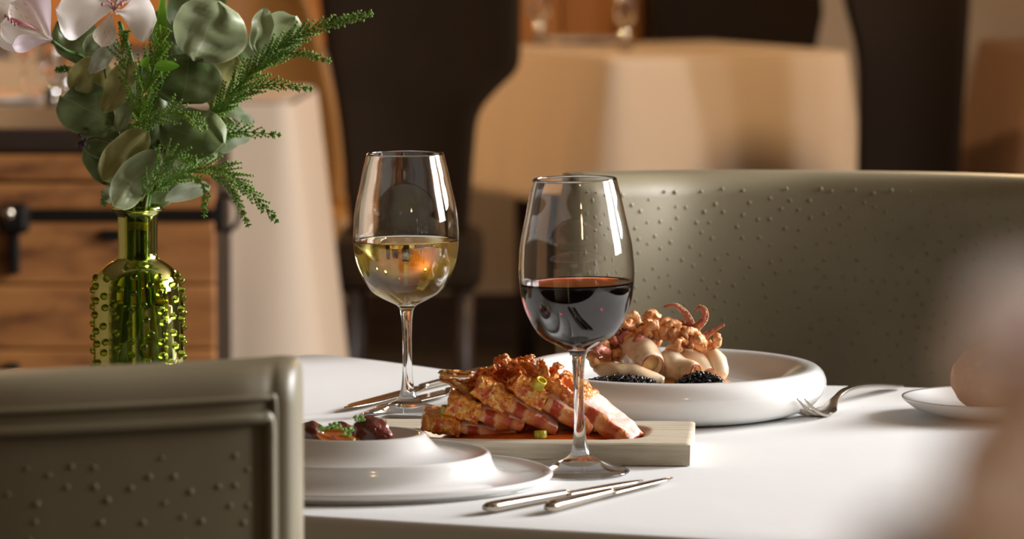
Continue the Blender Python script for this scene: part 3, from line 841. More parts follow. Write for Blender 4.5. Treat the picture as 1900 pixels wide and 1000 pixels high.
# fresh green blades
def blade(lab, pts, wpx, mat, dzs=0):
    P = [bpt(*p) for p in pts]; c = P[0]
    e = empty('green_leaf_stem', c, lab, 'leaf', 'stems in the bottle vase')
    V, F, UV = petal_sheet(P[0], P[-1], wpx * vs, 0.3, 0.3, 0.1, 0.05, 'blade', len(lab))
    uvmesh('leaf', V, F, UV, M['leaf_g'], e, c)
    low = [P[0], (P[0] + MOUTH) / 2 + Vector((0, 0.005, 0.02)), MOUTH, VB + Vector((0, 0, 0.02))]
    MB().add(*tube(catmull(low, 20), 0.0012, 6)).build('stem', M['stem'], e, True, c)
blade('upright bright green blade leaf behind the big white flower', [(302, 150, -.03), (302, -30, -.02)], 22, None)
blade('slim green blade leaf right of the white flower', [(292, 95, -.03), (284, 8, -.03)], 14, None)
blade('small bright green leaf curving right in the bouquet centre', [(286, 122, -.055), (334, 122, -.055)], 22, None)
blade('tiny bright green leaf in the bouquet centre', [(262, 124, -.055), (277, 104, -.055)], 16, None)
# purple berry cluster
cb = bpt(153, 263, -.01); mbb = MB(); rnd = random.Random(8)
for k in range(9): mbb.add(*ball(cb + Vector((rnd.uniform(-6, 6), rnd.uniform(-6, 6), rnd.uniform(-12, 12))) * vs, 0.0018, 0.0018, 0.0018, 8, 6))
mbb.add(*tube([cb, bpt(175, 255, 0), bpt(215, 262, .0)], 0.0006, 5))
bo = mbb.build('berry_sprig', pm('purple_berry', S(74, 36, 58), 0.45), None, True, cb); bo.location = cb
tag(bo, 'tiny purple berry sprig at the left of the bouquet', 'berries', 'stems in the bottle vase')

# alstroemerias
def petal_mat(name, base, tipc, streak):
    m = pm(name, base, 0.45, noise_=[(30, tipc, 0.5, 0.8)], translucent=0.3, sss=0.1, sssr=0.002)
    if streak:
        nt = m.node_tree; N = nt.nodes; L = nt.links; p = N['Principled BSDF']
        src = p.inputs['Base Color'].links[0].from_socket
        uv = N.new('ShaderNodeUVMap'); uv.uv_map = 'UVMap'
        mp = N.new('ShaderNodeMapping'); mp.inputs['Scale'].default_value = (2.2, 5.0, 1); L.new(uv.outputs[0], mp.inputs[0])
        vo = N.new('ShaderNodeTexVoronoi'); vo.inputs['Scale'].default_value = 1.6; L.new(mp.outputs[0], vo.inputs['Vector'])
        mr = N.new('ShaderNodeMapRange'); mr.inputs['From Min'].default_value = 0.2; mr.inputs['From Max'].default_value = 0.14
        L.new(vo.outputs['Distance'], mr.inputs[0])
        mx = N.new('ShaderNodeMix'); mx.data_type = 'RGBA'; L.new(mr.outputs[0], mx.inputs['Factor']); L.new(src, mx.inputs['A']); mx.inputs['B'].default_value = S(86, 30, 40)
        L.new(mx.outputs['Result'], p.inputs['Base Color'])
    return m
M['petal'] = petal_mat('white_petal', S(250, 243, 236), S(246, 232, 226), False)
M['petal_s'] = petal_mat('streaked_petal', S(248, 236, 222), S(244, 214, 206), True)
M['petal_p'] = petal_mat('pink_petal', S(246, 228, 236), S(236, 196, 220), False)
M['stamen'] = pm('pink_stamen', S(214, 140, 148), 0.5)
def alstro(lab, stem, petals, stam, loc_fn=bpt, scale=None):
    s_ = scale or vs
    P = [loc_fn(*p) for p in stem]; c = P[0]
    e = empty('alstroemeria', c, lab, 'flower', 'alstroemerias')
    MB().add(*tube(catmull(P, 26), 0.0018 * s_ / vs if scale else 0.0018, 8)).build('stem', M['stem'], e, True, c)
    for k, (bx, by, bd, tx, ty, td, wpx, mt, roll, cup, bend) in enumerate(petals):
        V, F, UV = petal_sheet(loc_fn(bx, by, bd), loc_fn(tx, ty, td), wpx * s_, roll, cup, bend, 0.10, 'petal', k + len(lab))
        uvmesh('petal', V, F, UV, M[mt], e, c)
    for (a, b) in stam:
        A = loc_fn(*a); B = loc_fn(*b)
        mbs = MB().add(*tube([A, (A + B) / 2 + Vector((0, 0, 0.002)), B], 0.0006 * s_ / vs, 5)).add(*ball(B, 0.0011 * s_ / vs, 0.0011 * s_ / vs, 0.0017 * s_ / vs, 8, 6))
        mbs.build('stamen', M['stamen'], e, True, c)
    return e
alstro('open white alstroemeria facing forward at the top of the bouquet', [(262, 470, 0), (264, 385, 0), (262, 260, .01), (246, 120, .0), (222, 40, -.01)], [
   (215, 14, -.02, 106, 18, -.05, 118, 'petal', -.3, .25, .25), (215, 22, -.03, 290, 36, -.05, 92, 'petal', .25, .35, .3), (208, 22, -.03, 188, 88, -.06, 44, 'petal_s', .1, .3, .1),
   (212, 15, -.02, 150, -60, -.02, 70, 'petal_s', .2, .3, .2), (218, 12, -.02, 275, -60, -.02, 70, 'petal_s', -.2, .3, .2), (215, 10, -.02, 215, -90, .0, 90, 'petal', 0, .3, .2)],
   [((212, 20, -.03), (190 + 9 * k, 8 - 10 * (k % 2), -.075)) for k in range(6)])
alstro('pink-white alstroemeria opening to the left at the frame edge', [(256, 470, 0), (258, 385, 0), (235, 250, .02), (165, 118, .02), (122, 94, .0), (96, 76, -.01)], [
   (96, 76, -.01, 50, -34, -.02, 58, 'petal_p', .1, .35, .2), (96, 76, -.01, 22, 84, -.035, 34, 'petal_p', -.2, .4, .35), (92, 72, -.012, 18, 6, -.03, 50, 'petal_s', .2, .3, .2),
   (94, 74, 0, 0, 46, -.005, 56, 'petal', .1, .3, .25), (92, 70, 0, -20, -4, .01, 60, 'petal_s', -.2, .3, .2), (94, 74, .01, -6, 74, .01, 44, 'petal', .3, .3, .2)],
   [((80, 60, -.01), (10 + 6 * k, 30 + 5 * k, -.03)) for k in range(4)])
# stems inside the bottle
sm_ = MB()
for k, (dx, dy, r_) in enumerate(((-0.007, 0.004, .003), (0.006, -0.003, .0035), (0.0, 0.007, .003), (-0.004, -0.007, .0026), (0.008, 0.006, .0028))):
    P = [VB + Vector((dx * 2.4, dy * 2.2, 0.012)), VB + Vector((dx * 1.7, dy * 1.6, 0.07)), VB + Vector((dx, dy, vz(420))), MOUTH + Vector((dx * 1.2, dy * 1.2, 0.01)), MOUTH + Vector((dx * 2.5, dy * 2.5, 0.05))]
    o = MB().add(*tube(catmull(P, 20), r_ * .75, 8)).build('cut_stem', M['stem'], None, True, VB); o.location = VB
    tag(o, 'thick green cut stem standing inside the green bottle', 'stem', 'cut stems inside the bottle')

# ------------------------------------------------------------------ left stepped plate
pc = on_z(652, 894); ps = mpp(pc.y)
lev = [(0, 22), (85, 22), (112, 27), (124, 33.5), (129, 35.5), (134, 35.8), (140, 34.5), (150, 30), (165, 24.5), (190, 20.5), (222, 18.6), (242, 20.2), (250, 21.8), (256, 22), (261, 20), (266, 14), (276, 8.5), (300, 5), (340, 4.6), (360, 6), (368, 7.6), (374, 7.8), (378, 6.2), (374, 3.6), (352, 1), (330, 0), (0, 0)]
lv = catmull([Vector((r * ps, z * 1e-3, 0)) for r, z in lev], 110)
plate = mesh('stepped_plate', *lathe([(max(p.x, 0), max(p.y, 0)) for p in lv], 96, ey=0.86), M['porcelain'])
plate.location = (pc.x, pc.y, TZ + 0.0006)
tag(plate, 'white stepped porcelain plate with rising tiers and a small well', 'plate')
PZ = TZ + 0.0226
M['glaze_meat'] = pm('glazed_meat', S(92, 34, 24), 0.22, noise_=[(90, S(140, 52, 30), 0.45, 0.7), (40, S(52, 18, 14), 0.5, 0.75)], bump=(160, 0.8, 0.003), coat=0.6, coatr=0.1)
M['carrot'] = pm('orange_carrot', S(226, 128, 30), 0.3, noise_=[(60, S(190, 90, 20), 0.45, 0.7)], coat=0.4)
M['chive'] = pm('chive_green', S(126, 172, 76), 0.4)
def lump(name, px, py, Y, rx, ry, rz, mat, seed, label, cat, group, rot=0, jit=0.35, js=70):
    c = at_y(px, py, Y); s = mpp(Y)
    R = Matrix.Rotation(rot, 3, 'Y')
    V, F = ball((0, 0, 0), rx * s, ry * s, rz * s, 28, 20, 0, 0, R)
    V = [v + v.normalized() * (v.length * jit * (noise.noise(v * js + Vector((seed * 3.3, seed, 0))) + 0.5 * noise.noise(v * js * 2.6 + Vector((seed, 0, 9))))) for v in V]
    o = mesh(name, V, F, mat); o.location = c
    return tag(o, label, cat, group)
lump('glazed_meat', 577, 806, pc.y, 30, 26, 24, M['glaze_meat'], 1, 'dark glazed meat piece next to the leather chair edge', 'meat', 'glazed meat pieces', 0.3)
lump('glazed_meat', 690, 802, pc.y - .005, 42, 28, 24, M['glaze_meat'], 2, 'dark glazed meat piece right of the carrots, chives on top', 'meat', 'glazed meat pieces', 0.45)
lump('glazed_meat', 630, 800, pc.y + .02, 34, 20, 18, M['glaze_meat'], 3, 'dark glazed meat piece behind the carrot slices', 'meat', 'glazed meat pieces', 0.1)
for k, (x_, y_, a_) in enumerate(((622, 802, -.05), (640, 812, .15), (606, 813, .4), (655, 818, -.2))):
    lump('carrot_slice', x_, y_, pc.y - .02 + .004 * k, 22, 10, 7, M['carrot'], 4 + k, ['long orange carrot slice on top of the carrot heap', 'orange carrot slice in the middle of the heap', 'orange carrot slice at the left of the heap', 'orange carrot slice lowest at the plate rim'][k], 'carrot', 'carrot slices', a_, 0.15)
rnd = random.Random(5); mb = MB()
for k in range(46):
    cl_ = ((600, 795), (622, 788), (630, 792), (648, 797), (668, 777), (640, 804), (655, 820))[k % 7]
    c = at_y(cl_[0] + rnd.uniform(-9, 9), cl_[1] + rnd.uniform(-4, 3), pc.y - .02 + rnd.uniform(-.012, .008))
    d = Vector((rnd.uniform(-1, 1), rnd.uniform(-1, 1), rnd.uniform(-.4, 1))).normalized() * 0.0016
    mb.add(*tube([c - d, c + d], 0.0010, 7))
tag(mb.build('chopped_chives', M['chive']), 'chopped green chives scattered over the glazed meat', 'chives', kind='stuff')

# ------------------------------------------------------------------ wooden board
FR = on_z(1281, 866); FL = on_z(905, 862.5); BR = on_z(1371, 823)
u = (FR - FL); u.z = 0; u.normalize()
wv_ = Vector((-u.y, u.x, 0))
bw_ = (BR - FR).dot(wv_)
BLc = on_z(672, 800)          # back left end
blen = (FR - BLc).dot(u) * 0.985
blen = min(blen, 0.245)
bo_ = FR - u * blen           # front-left origin
TH = 0.0168
board = empty('serving_board', ((FR + bo_) / 2 + wv_ * bw_ / 2), 'pale wooden serving board with an oval hollow', 'board')
board.location.z = TZ + 0.0006
bang = math.atan2(u.y, u.x)
board.rotation_euler = (0, 0, bang)
nx, ny = 120, 64
V = []; F = []
WELL = 0.0095
def well(x, y):
    a = (blen / 2 - 0.034); b = bw_ / 2 - 0.02
    d = (abs(x / a) ** 5 + abs(y / b) ** 3.2)
    if d >= 1.12: return 0
    t_ = min(1, max(0, (1.12 - d) / 0.75)); return t_ * t_ * (3 - 2 * t_)
for j in range(ny + 1):
    for i in range(nx + 1):
        x_ = (i / nx - .5) * blen; y_ = (j / ny - .5) * bw_
        # gently uneven outline
        ex = 0.0008 * noise.noise(Vector((x_ * 40, y_ * 40, 1)))
        z_ = TH - WELL * well(x_, y_) + 0.0002 * noise.noise(Vector((x_ * 20, y_ * 300, 4)))
        if i in (0, nx) or j in (0, ny): z_ -= 0.0012
        V.append((x_ + ex, y_ + ex, z_))
for j in range(ny):
    for i in range(nx):
        a = j * (nx + 1) + i
        F.append((a, a + 1, a + nx + 2, a + nx + 1))
per = [i for i in range(nx + 1)] + [j * (nx + 1) + nx for j in range(1, ny + 1)] + [ny * (nx + 1) + i for i in range(nx - 1, -1, -1)] + [j * (nx + 1) for j in range(ny - 1, 0, -1)]
n0 = len(V)
for k in per: V.append((V[k][0] * 0.997, V[k][1] * 0.995, 0))
for k in range(len(per)):
    k2 = (k + 1) % len(per)
    F.append((per[k], n0 + k, n0 + k2, per[k2]))
F.append(tuple(range(n0, n0 + len(per)))[::-1])
bm_o = mesh('board_body', V, F, M['wood_board'], board, True)
m_ = bm_o.modifiers.new('edge', 'EDGE_SPLIT'); m_.split_angle = radians(40)
BY = (FR.y + FL.y) / 2
BC = Vector(board.location)
def bloc(x, y, z): return BC + Matrix.Rotation(bang, 3, 'Z') @ Vector((x, y, z))
# orange puree
M['puree'] = pm('orange_puree', S(214, 104, 24), 0.3, noise_=[(60, S(184, 76, 14), 0.45, 0.7)], bump=(60, 0.4, 0.002), coat=0.3, sss=0.15, sssr=0.003)
V = []; F = []; n1, n2 = 16, 60
pxl = (at_y(800, 810, BC.y).x - BC.x); pxr = (at_y(1190, 815, BC.y).x - BC.x)
cxp = (pxl + pxr) / 2; rxp = (pxr - pxl) / 2
for i in range(n1 + 1):
    f = i / n1
    for j in range(n2):
        th = 2 * pi * j / n2
        rr = 1 + 0.10 * noise.noise(Vector((cos(th) * 2, sin(th) * 2, 3)))
        x_ = cxp + rxp * f * rr * cos(th); y_ = -0.005 + 0.044 * f * rr * sin(th)
        h = 0.0128 * (1 - f ** 6) + 0.0022 * noise.noise(Vector((x_ * 90, y_ * 90, 2))) * (1 - f)
        V.append((x_, y_, TH - WELL + h - 0.001 + (0.004 if f > .99 else 0.0) * 0))
for i in range(n1):
    for j in range(n2):
        k = (j + 1) % n2
        F.append((i * n2 + j, (i + 1) * n2 + j, (i + 1) * n2 + k, i * n2 + k))
pu = mesh('orange_puree', V, F, M['puree']); pu.location = BC; pu.rotation_euler = (0, 0, bang)
tag(pu, 'smooth orange puree spread under the pork slices', 'puree')

# pork belly slices
FATC, MEAT, MEAT2, FAT2 = S(228, 166, 108), S(176, 60, 22), S(200, 100, 46), S(216, 132, 70)
M['pork'] = ramp_mat('pork_layers', [(0.0, FAT2), (0.14, FATC), (0.2, MEAT), (0.36, MEAT), (0.42, FATC), (0.52, FAT2), (0.58, MEAT2), (0.72, MEAT), (0.8, FAT2), (0.9, MEAT2), (1.0, S(168, 64, 36))], rough=0.38, distort=0.16, dscale=110, bump=(320, 0.8, 0.0016), sss=0.05, coat=0.12)
M['pork_face'] = pm('pork_cut_face', S(232, 198, 186), 0.5, noise_=[(70, S(214, 150, 132), 0.5, 0.72), (160, S(240, 220, 212), 0.5, 0.7)], bump=(240, 0.6, 0.0012), sss=0.2, sssr=0.004)
M['crackling'] = pm('pork_crackling', S(242, 150, 44), 0.34, noise_=[(110, S(204, 84, 18), 0.45, 0.62), (260, S(250, 204, 116), 0.52, 0.66), (330, S(160, 58, 14), 0.6, 0.7)], bump=(420, 1.0, 0.0022), bump2=(150, 0.8, 0.003), coat=0.4, coatr=0.2)
def gridbox(x0, x1, hy, hz, nx_, ny_, nz_, fn):
    bm = bmesh.new(); vm = {}
    def vert(i, j, k):
        if (i, j, k) not in vm:
            x_ = x0 + (x1 - x0) * i / nx_; y_ = -hy + 2 * hy * j / ny_; z_ = -hz + 2 * hz * k / nz_
            vm[(i, j, k)] = bm.verts.new(fn(Vector((x_, y_, z_))))
        return vm[(i, j, k)]
    for i in range(nx_):
        for j in range(ny_):
            for k in (0, nz_): bm.faces.new([vert(i, j, k), vert(i + 1, j, k), vert(i + 1, j + 1, k), vert(i, j + 1, k)])
    for i in range(nx_):
        for k in range(nz_):
            for j in (0, ny_): bm.faces.new([vert(i, j, k), vert(i + 1, j, k), vert(i + 1, j, k + 1), vert(i, j, k + 1)])
    for j in range(ny_):
        for k in range(nz_):
            for i in (0, nx_): bm.faces.new([vert(i, j, k), vert(i, j + 1, k), vert(i, j + 1, k + 1), vert(i, j, k + 1)])
    bmesh.ops.recalc_face_normals(bm, faces=bm.faces)
    me = bpy.data.meshes.new('pork'); bm.to_mesh(me); bm.free()
    return me
def pork(px, py, dY, ang, Lpx, Tpx, Wm, seed, label, yaw=0.0):
    Y = BC.y + dY; s = mpp(Y)
    c = at_y(px, py, Y); Ln = Lpx * s; T = Tpx * s
    e = empty('pork_slice', c, label, 'pork slice', 'pork belly slices')
    e.rotation_euler = (0, radians(ang), yaw)
    sv = Vector((seed * 7.7, seed * 3.1, 0))
    def soft(p, amp, fr):
        yy, zz_ = p.y / (Wm / 2), p.z / (T / 2)
        p = Vector((p.x, p.y * (1 - .07 * abs(zz_) ** 3), p.z * (1 - .16 * abs(yy) ** 3) * (1 - .14 * max(0, (abs(p.x) / Ln - .38)) / .12)))
        q = p * fr + sv
        return p + Vector((noise.noise(q), noise.noise(q + Vector((31, 0, 0))), noise.noise(q + Vector((0, 57, 0))))) * amp
    me = gridbox(-0.12 * Ln, 0.5 * Ln, Wm / 2, T / 2, 16, 8, 5, lambda p: soft(soft(p, 0.0030, 60), 0.0012, 220))
    me.materials.append(M['pork']); me.materials.append(M['pork_face'])
    for f in me.polygons:
        if f.normal.z > 0.7: f.material_index = 1
    o = link('meat', me, None, e)
    subsurf(o, 1)
    def bl(p):
        p = soft(p, 0.003, 90)
        d = Vector((0.3, p.y * 20, p.z * 60)).normalized()
        return p + d * (0.0034 * abs(noise.noise(p * 230 + sv)) + 0.002 * noise.noise(p * 520 + sv) + 0.002 * noise.noise(p * 110 + sv * 2))
    me2 = gridbox(-0.5 * Ln, -0.10 * Ln, Wm / 2 + 0.001, T / 2 + 0.0006, 26, 18, 9, bl)
    o2 = link('crackling', me2, M['crackling'], e)
    subsurf(o2, 1)
    return e
pork(872, 790, -.004, 9, 178, 36, .046, 1, 'lowest pork slice at the left end of the board')
pork(903, 765, -.012, 17, 150, 38, .046, 2, 'second pork slice from the left with a blistered skin end')
pork(958, 752, -.012, 30, 172, 40, .046, 3, 'third pork slice from the left')
pork(1026, 748, -.010, 32, 172, 42, .046, 4, 'fourth pork slice from the left, under the crackling heap')
pork(1102, 762, -.004, 34, 190, 44, .050, 5, 'rightmost pork slice showing its pale pink cut face', -0.25)
pork(1010, 790, .006, 14, 200, 34, .040, 6, 'pork slice lying underneath on the puree')

# crackling flakes heaped on top
M['flake'] = pm('crisp_flake', S(240, 136, 46), 0.36, noise_=[(70, S(212, 86, 22), 0.45, 0.72), (150, S(246, 196, 120), 0.5, 0.72)], bump=(260, 0.8, 0.002), coat=0.35, coatr=0.2, translucent=0.12)
M['flake_pale'] = pm('pale_crisp_flake', S(226, 166, 96), 0.4, noise_=[(70, S(196, 116, 50), 0.45, 0.7)], bump=(260, 0.8, 0.002), coat=0.3, translucent=0.12)
flakes = [(846, 693, 80, 12, 3, 1, 'thin pale crackling strip sticking out to the left'), (842, 706, 66, 12, 10, 1, 'second thin crackling strip below the topmost left one'), (858, 722, 70, 16, 32, 1, 'pale crackling strip hanging down at the left'),
          (880, 712, 62, 26, -12, 0, ''), (905, 700, 66, 28, 8, 0, ''), (935, 690, 62, 30, -20, 0, ''), (960, 680, 70, 32, 15, 0, ''), (985, 690, 62, 30, 42, 0, ''), (1005, 686, 44, 22, 75, 0, ''),
          (1030, 688, 44, 18, -35, 0, ''), (950, 700, 60, 30, -35, 0, ''), (920, 716, 68, 30, 25, 0, ''), (890, 732, 66, 28, 38, 0, ''), (965, 716, 62, 30, 5, 0, ''), (1000, 712, 56, 28, 30, 0, ''), (925, 678, 40, 20, 65, 0, ''),
          (975, 670, 44, 20, -8, 0, ''), (942, 672, 36, 20, 30, 0, ''), (870, 738, 60, 22, 48, 1, ''), (1020, 706, 50, 26, -15, 0, ''), (905, 690, 40, 16, -30, 0, ''), (995, 732, 74, 36, 40, 0, ''), (930, 738, 76, 36, 35, 0, ''), (1052, 722, 70, 34, 38, 0, ''), (870, 752, 60, 26, 18, 0, '')]
for k, (x_, y_, l_, w_, a_, pale, lab) in enumerate(flakes):
    rnd = random.Random(100 + k)
    Y = BC.y - 0.012 + rnd.uniform(-.016, .014); s = mpp(Y)
    V = []; F = []; nu, nv = 18, 10
    c1, c2 = rnd.uniform(-1.1, 1.1), rnd.uniform(0.7, 1.8)
    for i in range(nu + 1):
        for j in range(nv + 1):
            a = i / nu * 2 - 1; b = j / nv * 2 - 1
            ed = 1 - 0.30 * abs(noise.noise(Vector((a * 2.5, b * 2.5, k * 3.3)))) - 0.16 * (1 + noise.noise(Vector((a * 6, b * 6, k)))) * max(abs(a), abs(b))
            X = a * l_ / 2 * s * ed; Z = b * w_ / 2 * s * ed * (1 - 0.35 * a * a)
            y0 = (c1 * a * a * l_ * .12 - c2 * b * b * w_ * .3) * s
            y0 += 0.0042 * noise.noise(Vector((X * 170, Z * 170, k))) + 0.0022 * noise.noise(Vector((X * 420, Z * 420, k + 5)))
            V.append(Vector((X, y0, Z)))
    for i in range(nu):
        for j in range(nv):
            q_ = i * (nv + 1) + j
            F.append((q_, q_ + nv + 1, q_ + nv + 2, q_ + 1))
    o = mesh('crackling_flake', V, F, M['flake_pale'] if pale else M['flake'])
    o.location = at_y(x_, y_, Y)
    o.rotation_euler = (rnd.uniform(-0.75, 0.15), radians(a_), rnd.uniform(-.3, .3))
    solidify(o, 0.0022, 0)
    wh_ = 'left part' if x_ < 900 else 'middle' if x_ < 970 else 'right part'
    lv_ = 'top of the' if y_ < 693 else 'upper' if y_ < 714 else 'lower'
    tag(o, lab or 'crumpled orange crackling flake, %s %s of the heap on the pork' % (lv_, wh_), 'crackling', 'crackling flakes, %s %s' % (lv_, wh_))
# pickled pepper rings
M['pickle'] = pm('yellow_pickle', S(206, 190, 52), 0.25, noise_=[(80, S(172, 164, 36), 0.45, 0.7)], sss=0.2, sssr=0.003, coat=0.3)
for (x_, y_, dy, r_, h_, rx, rz, lab) in ((828, 763, -.02, 11, 20, .2, .9, 'yellow pickle ring on the lowest pork slice'), (1001, 712, -.036, 11, 20, .7, .8, 'yellow pickle ring among the crackling on top'), (1003, 806, -.036, 12, 15, -.12, .2, 'yellow pickle ring standing on the puree in front')):
    Y = BC.y + dy; s = mpp(Y)
    V, F = lathe([(r_ * s * .68, -h_ / 2 * s), (r_ * s * .95, -h_ / 2 * s), (r_ * s, -h_ * .4 * s), (r_ * s * 1.03, 0), (r_ * s, h_ * .4 * s), (r_ * s * .95, h_ / 2 * s), (r_ * s * .68, h_ / 2 * s), (r_ * s * .62, 0)], 28)
    n_ = 28; F = F[:-2]; F += [(7 * n_ + j, 7 * n_ + (j + 1) % n_, (j + 1) % n_, j) for j in range(n_)]
    o = mesh('pickle_ring', V, F, M['pickle']); o.location = at_y(x_, y_, Y); o.rotation_euler = (rx, 0, rz)
    tag(o, lab, 'pickle', 'pickle rings')

# ------------------------------------------------------------------ right bowl-plate with squid
qc = on_z(1243, 762); qs = mpp(qc.y)
qp = [(0, 19), (150, 19), (185, 21), (215, 26), (238, 33), (252, 36.6), (264, 37.6), (275, 36.8), (285, 33), (291, 27), (291, 21), (284, 14), (270, 7.5), (250, 3), (232, 0.6), (222, 0), (215, 2), (0, 2)]
ql = catmull([Vector((r * qs, z * 1e-3, 0)) for r, z in qp], 100)
bowl = mesh('rounded_bowl_plate', *lathe([(max(p.x, 0), max(p.y, 0)) for p in ql], 112, ey=1.12), M['porcelain'])
bowl.location = (qc.x, qc.y, TZ + 0.0006)
tag(bowl, 'white porcelain bowl plate with a thick rounded rim', 'bowl')
M['squid'] = pm('squid_flesh', S(246, 226, 196), 0.28, noise_=[(30, S(236, 196, 150), 0.48, 0.75), (70, S(176, 168, 60), 0.6, 0.74), (120, S(110, 100, 40), 0.68, 0.76)], bump=(60, 0.25, 0.001), coat=0.4, coatr=0.1, sss=0.25, sssr=0.005)
M['squid_in'] = pm('squid_inside', S(214, 180, 120), 0.35, sss=0.2, sssr=0.004)
M['fried'] = pm('fried_tentacle', S(228, 160, 98), 0.5, noise_=[(60, S(200, 116, 70), 0.45, 0.7), (130, S(244, 204, 146), 0.5, 0.7)], bump=(300, 0.9, 0.0016), coat=0.15)
M['fried_p'] = pm('purple_tentacle', S(196, 116, 88), 0.42, noise_=[(70, S(156, 78, 66), 0.42, 0.68), (130, S(226, 158, 124), 0.56, 0.74)], bump=(300, 0.8, 0.0014), coat=0.2)
M['rice'] = pm('black_rice', S(22, 22, 22), 0.22, coat=0.2, coatr=0.05)
M['sauce'] = pm('tan_sauce', S(220, 156, 98), 0.3, coat=0.3, sss=0.15, sssr=0.003)
def squid_body(pts, R, label, open_end=True, seed=0):
    P = [at_y(x_, y_, qc.y + d_) for x_, y_, d_ in pts]
    c = P[0].copy()
    e = empty('squid_body', c, label, 'squid', 'squid bodies')
    Q = catmull(P, 26)
    rr = [r_ * qs for r_ in R]
    rad = [p.x for p in catmull([Vector((r_, 0, 0)) for r_ in rr], 26)]
    V, F = tube([p - c for p in Q], rad, 20, jit=0.22, js=75, caps=False)
    n_ = 20
    if open_end:      # roll the rim in and go back inside
        last = [V[25 * n_ + j] for j in range(n_)]; cen = sum(last, Vector()) / n_
        t_ = (Q[25] - Q[23]).normalized()
        for (sc, off) in ((0.86, 0.0015), (0.72, 0.0), (0.66, -0.008), (0.3, -0.016)):
            V += [cen + (p - cen) * sc + t_ * off for p in last]
        for k in range(25, 29):
            for j in range(n_): F.append((k * n_ + j, k * n_ + (j + 1) % n_, (k + 1) * n_ + (j + 1) % n_, (k + 1) * n_ + j))
        F.append(tuple(range(29 * n_, 30 * n_)))
    else: F.append(tuple(range(25 * n_, 26 * n_)))
    F.append(tuple(range(n_))[::-1])
    mt_ = mesh('mantle', V, F, M['squid'], e)
    if open_end:
        t_ = (Q[25] - Q[22]).normalized(); p = Q[25] - c - t_ * 0.005
        rim = [V[26 * n_ + j] for j in range(n_)] + [V[26 * n_]]
        mesh('browned_rim', *tube(rim, 0.0007, 6, caps=False), M['fried_p'], mt_)
        R_ = t_.to_track_quat('Z', 'Y').to_matrix()
        mesh('filling', *ball(p, rad[-1] * .70, rad[-1] * .70, rad[-1] * .4, 18, 12, 0.1, 120, R_), M['squid_in'], e)
    return e
squid_body([(1104, 682, -.040), (1140, 690, -.050), (1185, 699, -.055), (1232, 708, -.055)], [8, 21, 20, 9], 'long squid body lying lowest at the front left', False)
squid_body([(1150, 668, -.01), (1172, 652, -.02), (1196, 664, -.035), (1210, 678, -.048)], [10, 30, 32, 25], 'squid body with its opening facing forward in the middle')
squid_body([(1215, 700, -.03), (1238, 676, -.03), (1262, 684, -.035), (1288, 692, -.045)], [10, 26, 25, 18], 'squid body with a charred opening right of the middle')
squid_body([(1236, 652, .005), (1265, 660, .0), (1292, 676, -.012), (1312, 694, -.022)], [12, 22, 24, 16], 'squid body lying behind under the fried tentacles')
squid_body([(1290, 650, .01), (1315, 662, .0), (1330, 680, -.012), (1334, 700, -.02)], [10, 22, 24, 14], 'rounded squid body at the right end of the heap', False)
# fried tentacle curls
rnd = random.Random(77)
clumps = [(1130, 646, 20, 24, 9, 'left end of the heap'), (1160, 612, 22, 20, 8, 'upper left of the heap'), (1200, 602, 22, 16, 8, 'top of the heap'), (1240, 608, 22, 18, 8, 'upper right of the heap'), (1276, 626, 26, 18, 8, 'right side of the heap'), (1314, 642, 16, 14, 5, 'right end of the heap'), (1195, 630, 46, 12, 9, 'lower middle of the heap')]
for ci, (x_, y_, sx_, sy_, n_, where) in enumerate(clumps):
    for k in range(n_):
        a0 = rnd.uniform(0, 2 * pi); turns = rnd.uniform(0.5, 1.15) * rnd.choice((-1, 1)); R0 = rnd.uniform(7, 14)
        cx_, cy_ = x_ + rnd.uniform(-.8, .8) * sx_, y_ + rnd.uniform(-.8, .8) * sy_
        dd = rnd.uniform(-.035, .02) if ci != 0 else rnd.uniform(-.05, -.02)
        P = []
        for i in range(7):
            f = i / 6; th = a0 + turns * 2 * pi * f; rr = R0 * (1.15 - .6 * f)
            P.append(at_y(cx_ + rr * cos(th) * 1.2, cy_ + rr * sin(th), qc.y + dd + .012 * f + .006 * sin(th + 1)))
        c = P[0]
        r0 = rnd.uniform(6.5, 10.0) * qs
        Q = catmull(P, 26)
        V, F = tube([p - c for p in Q], [r0 * (1 - .55 * i / 25) for i in range(26)], 10, jit=0.75, js=330)
        o = mesh('fried_tentacle', V, F, M['fried_p'] if rnd.random() < .1 else M['fried']); o.location = c
        tag(o, 'curled crispy fried squid tentacle at the ' + where, 'tentacle', 'fried tentacles, ' + where)
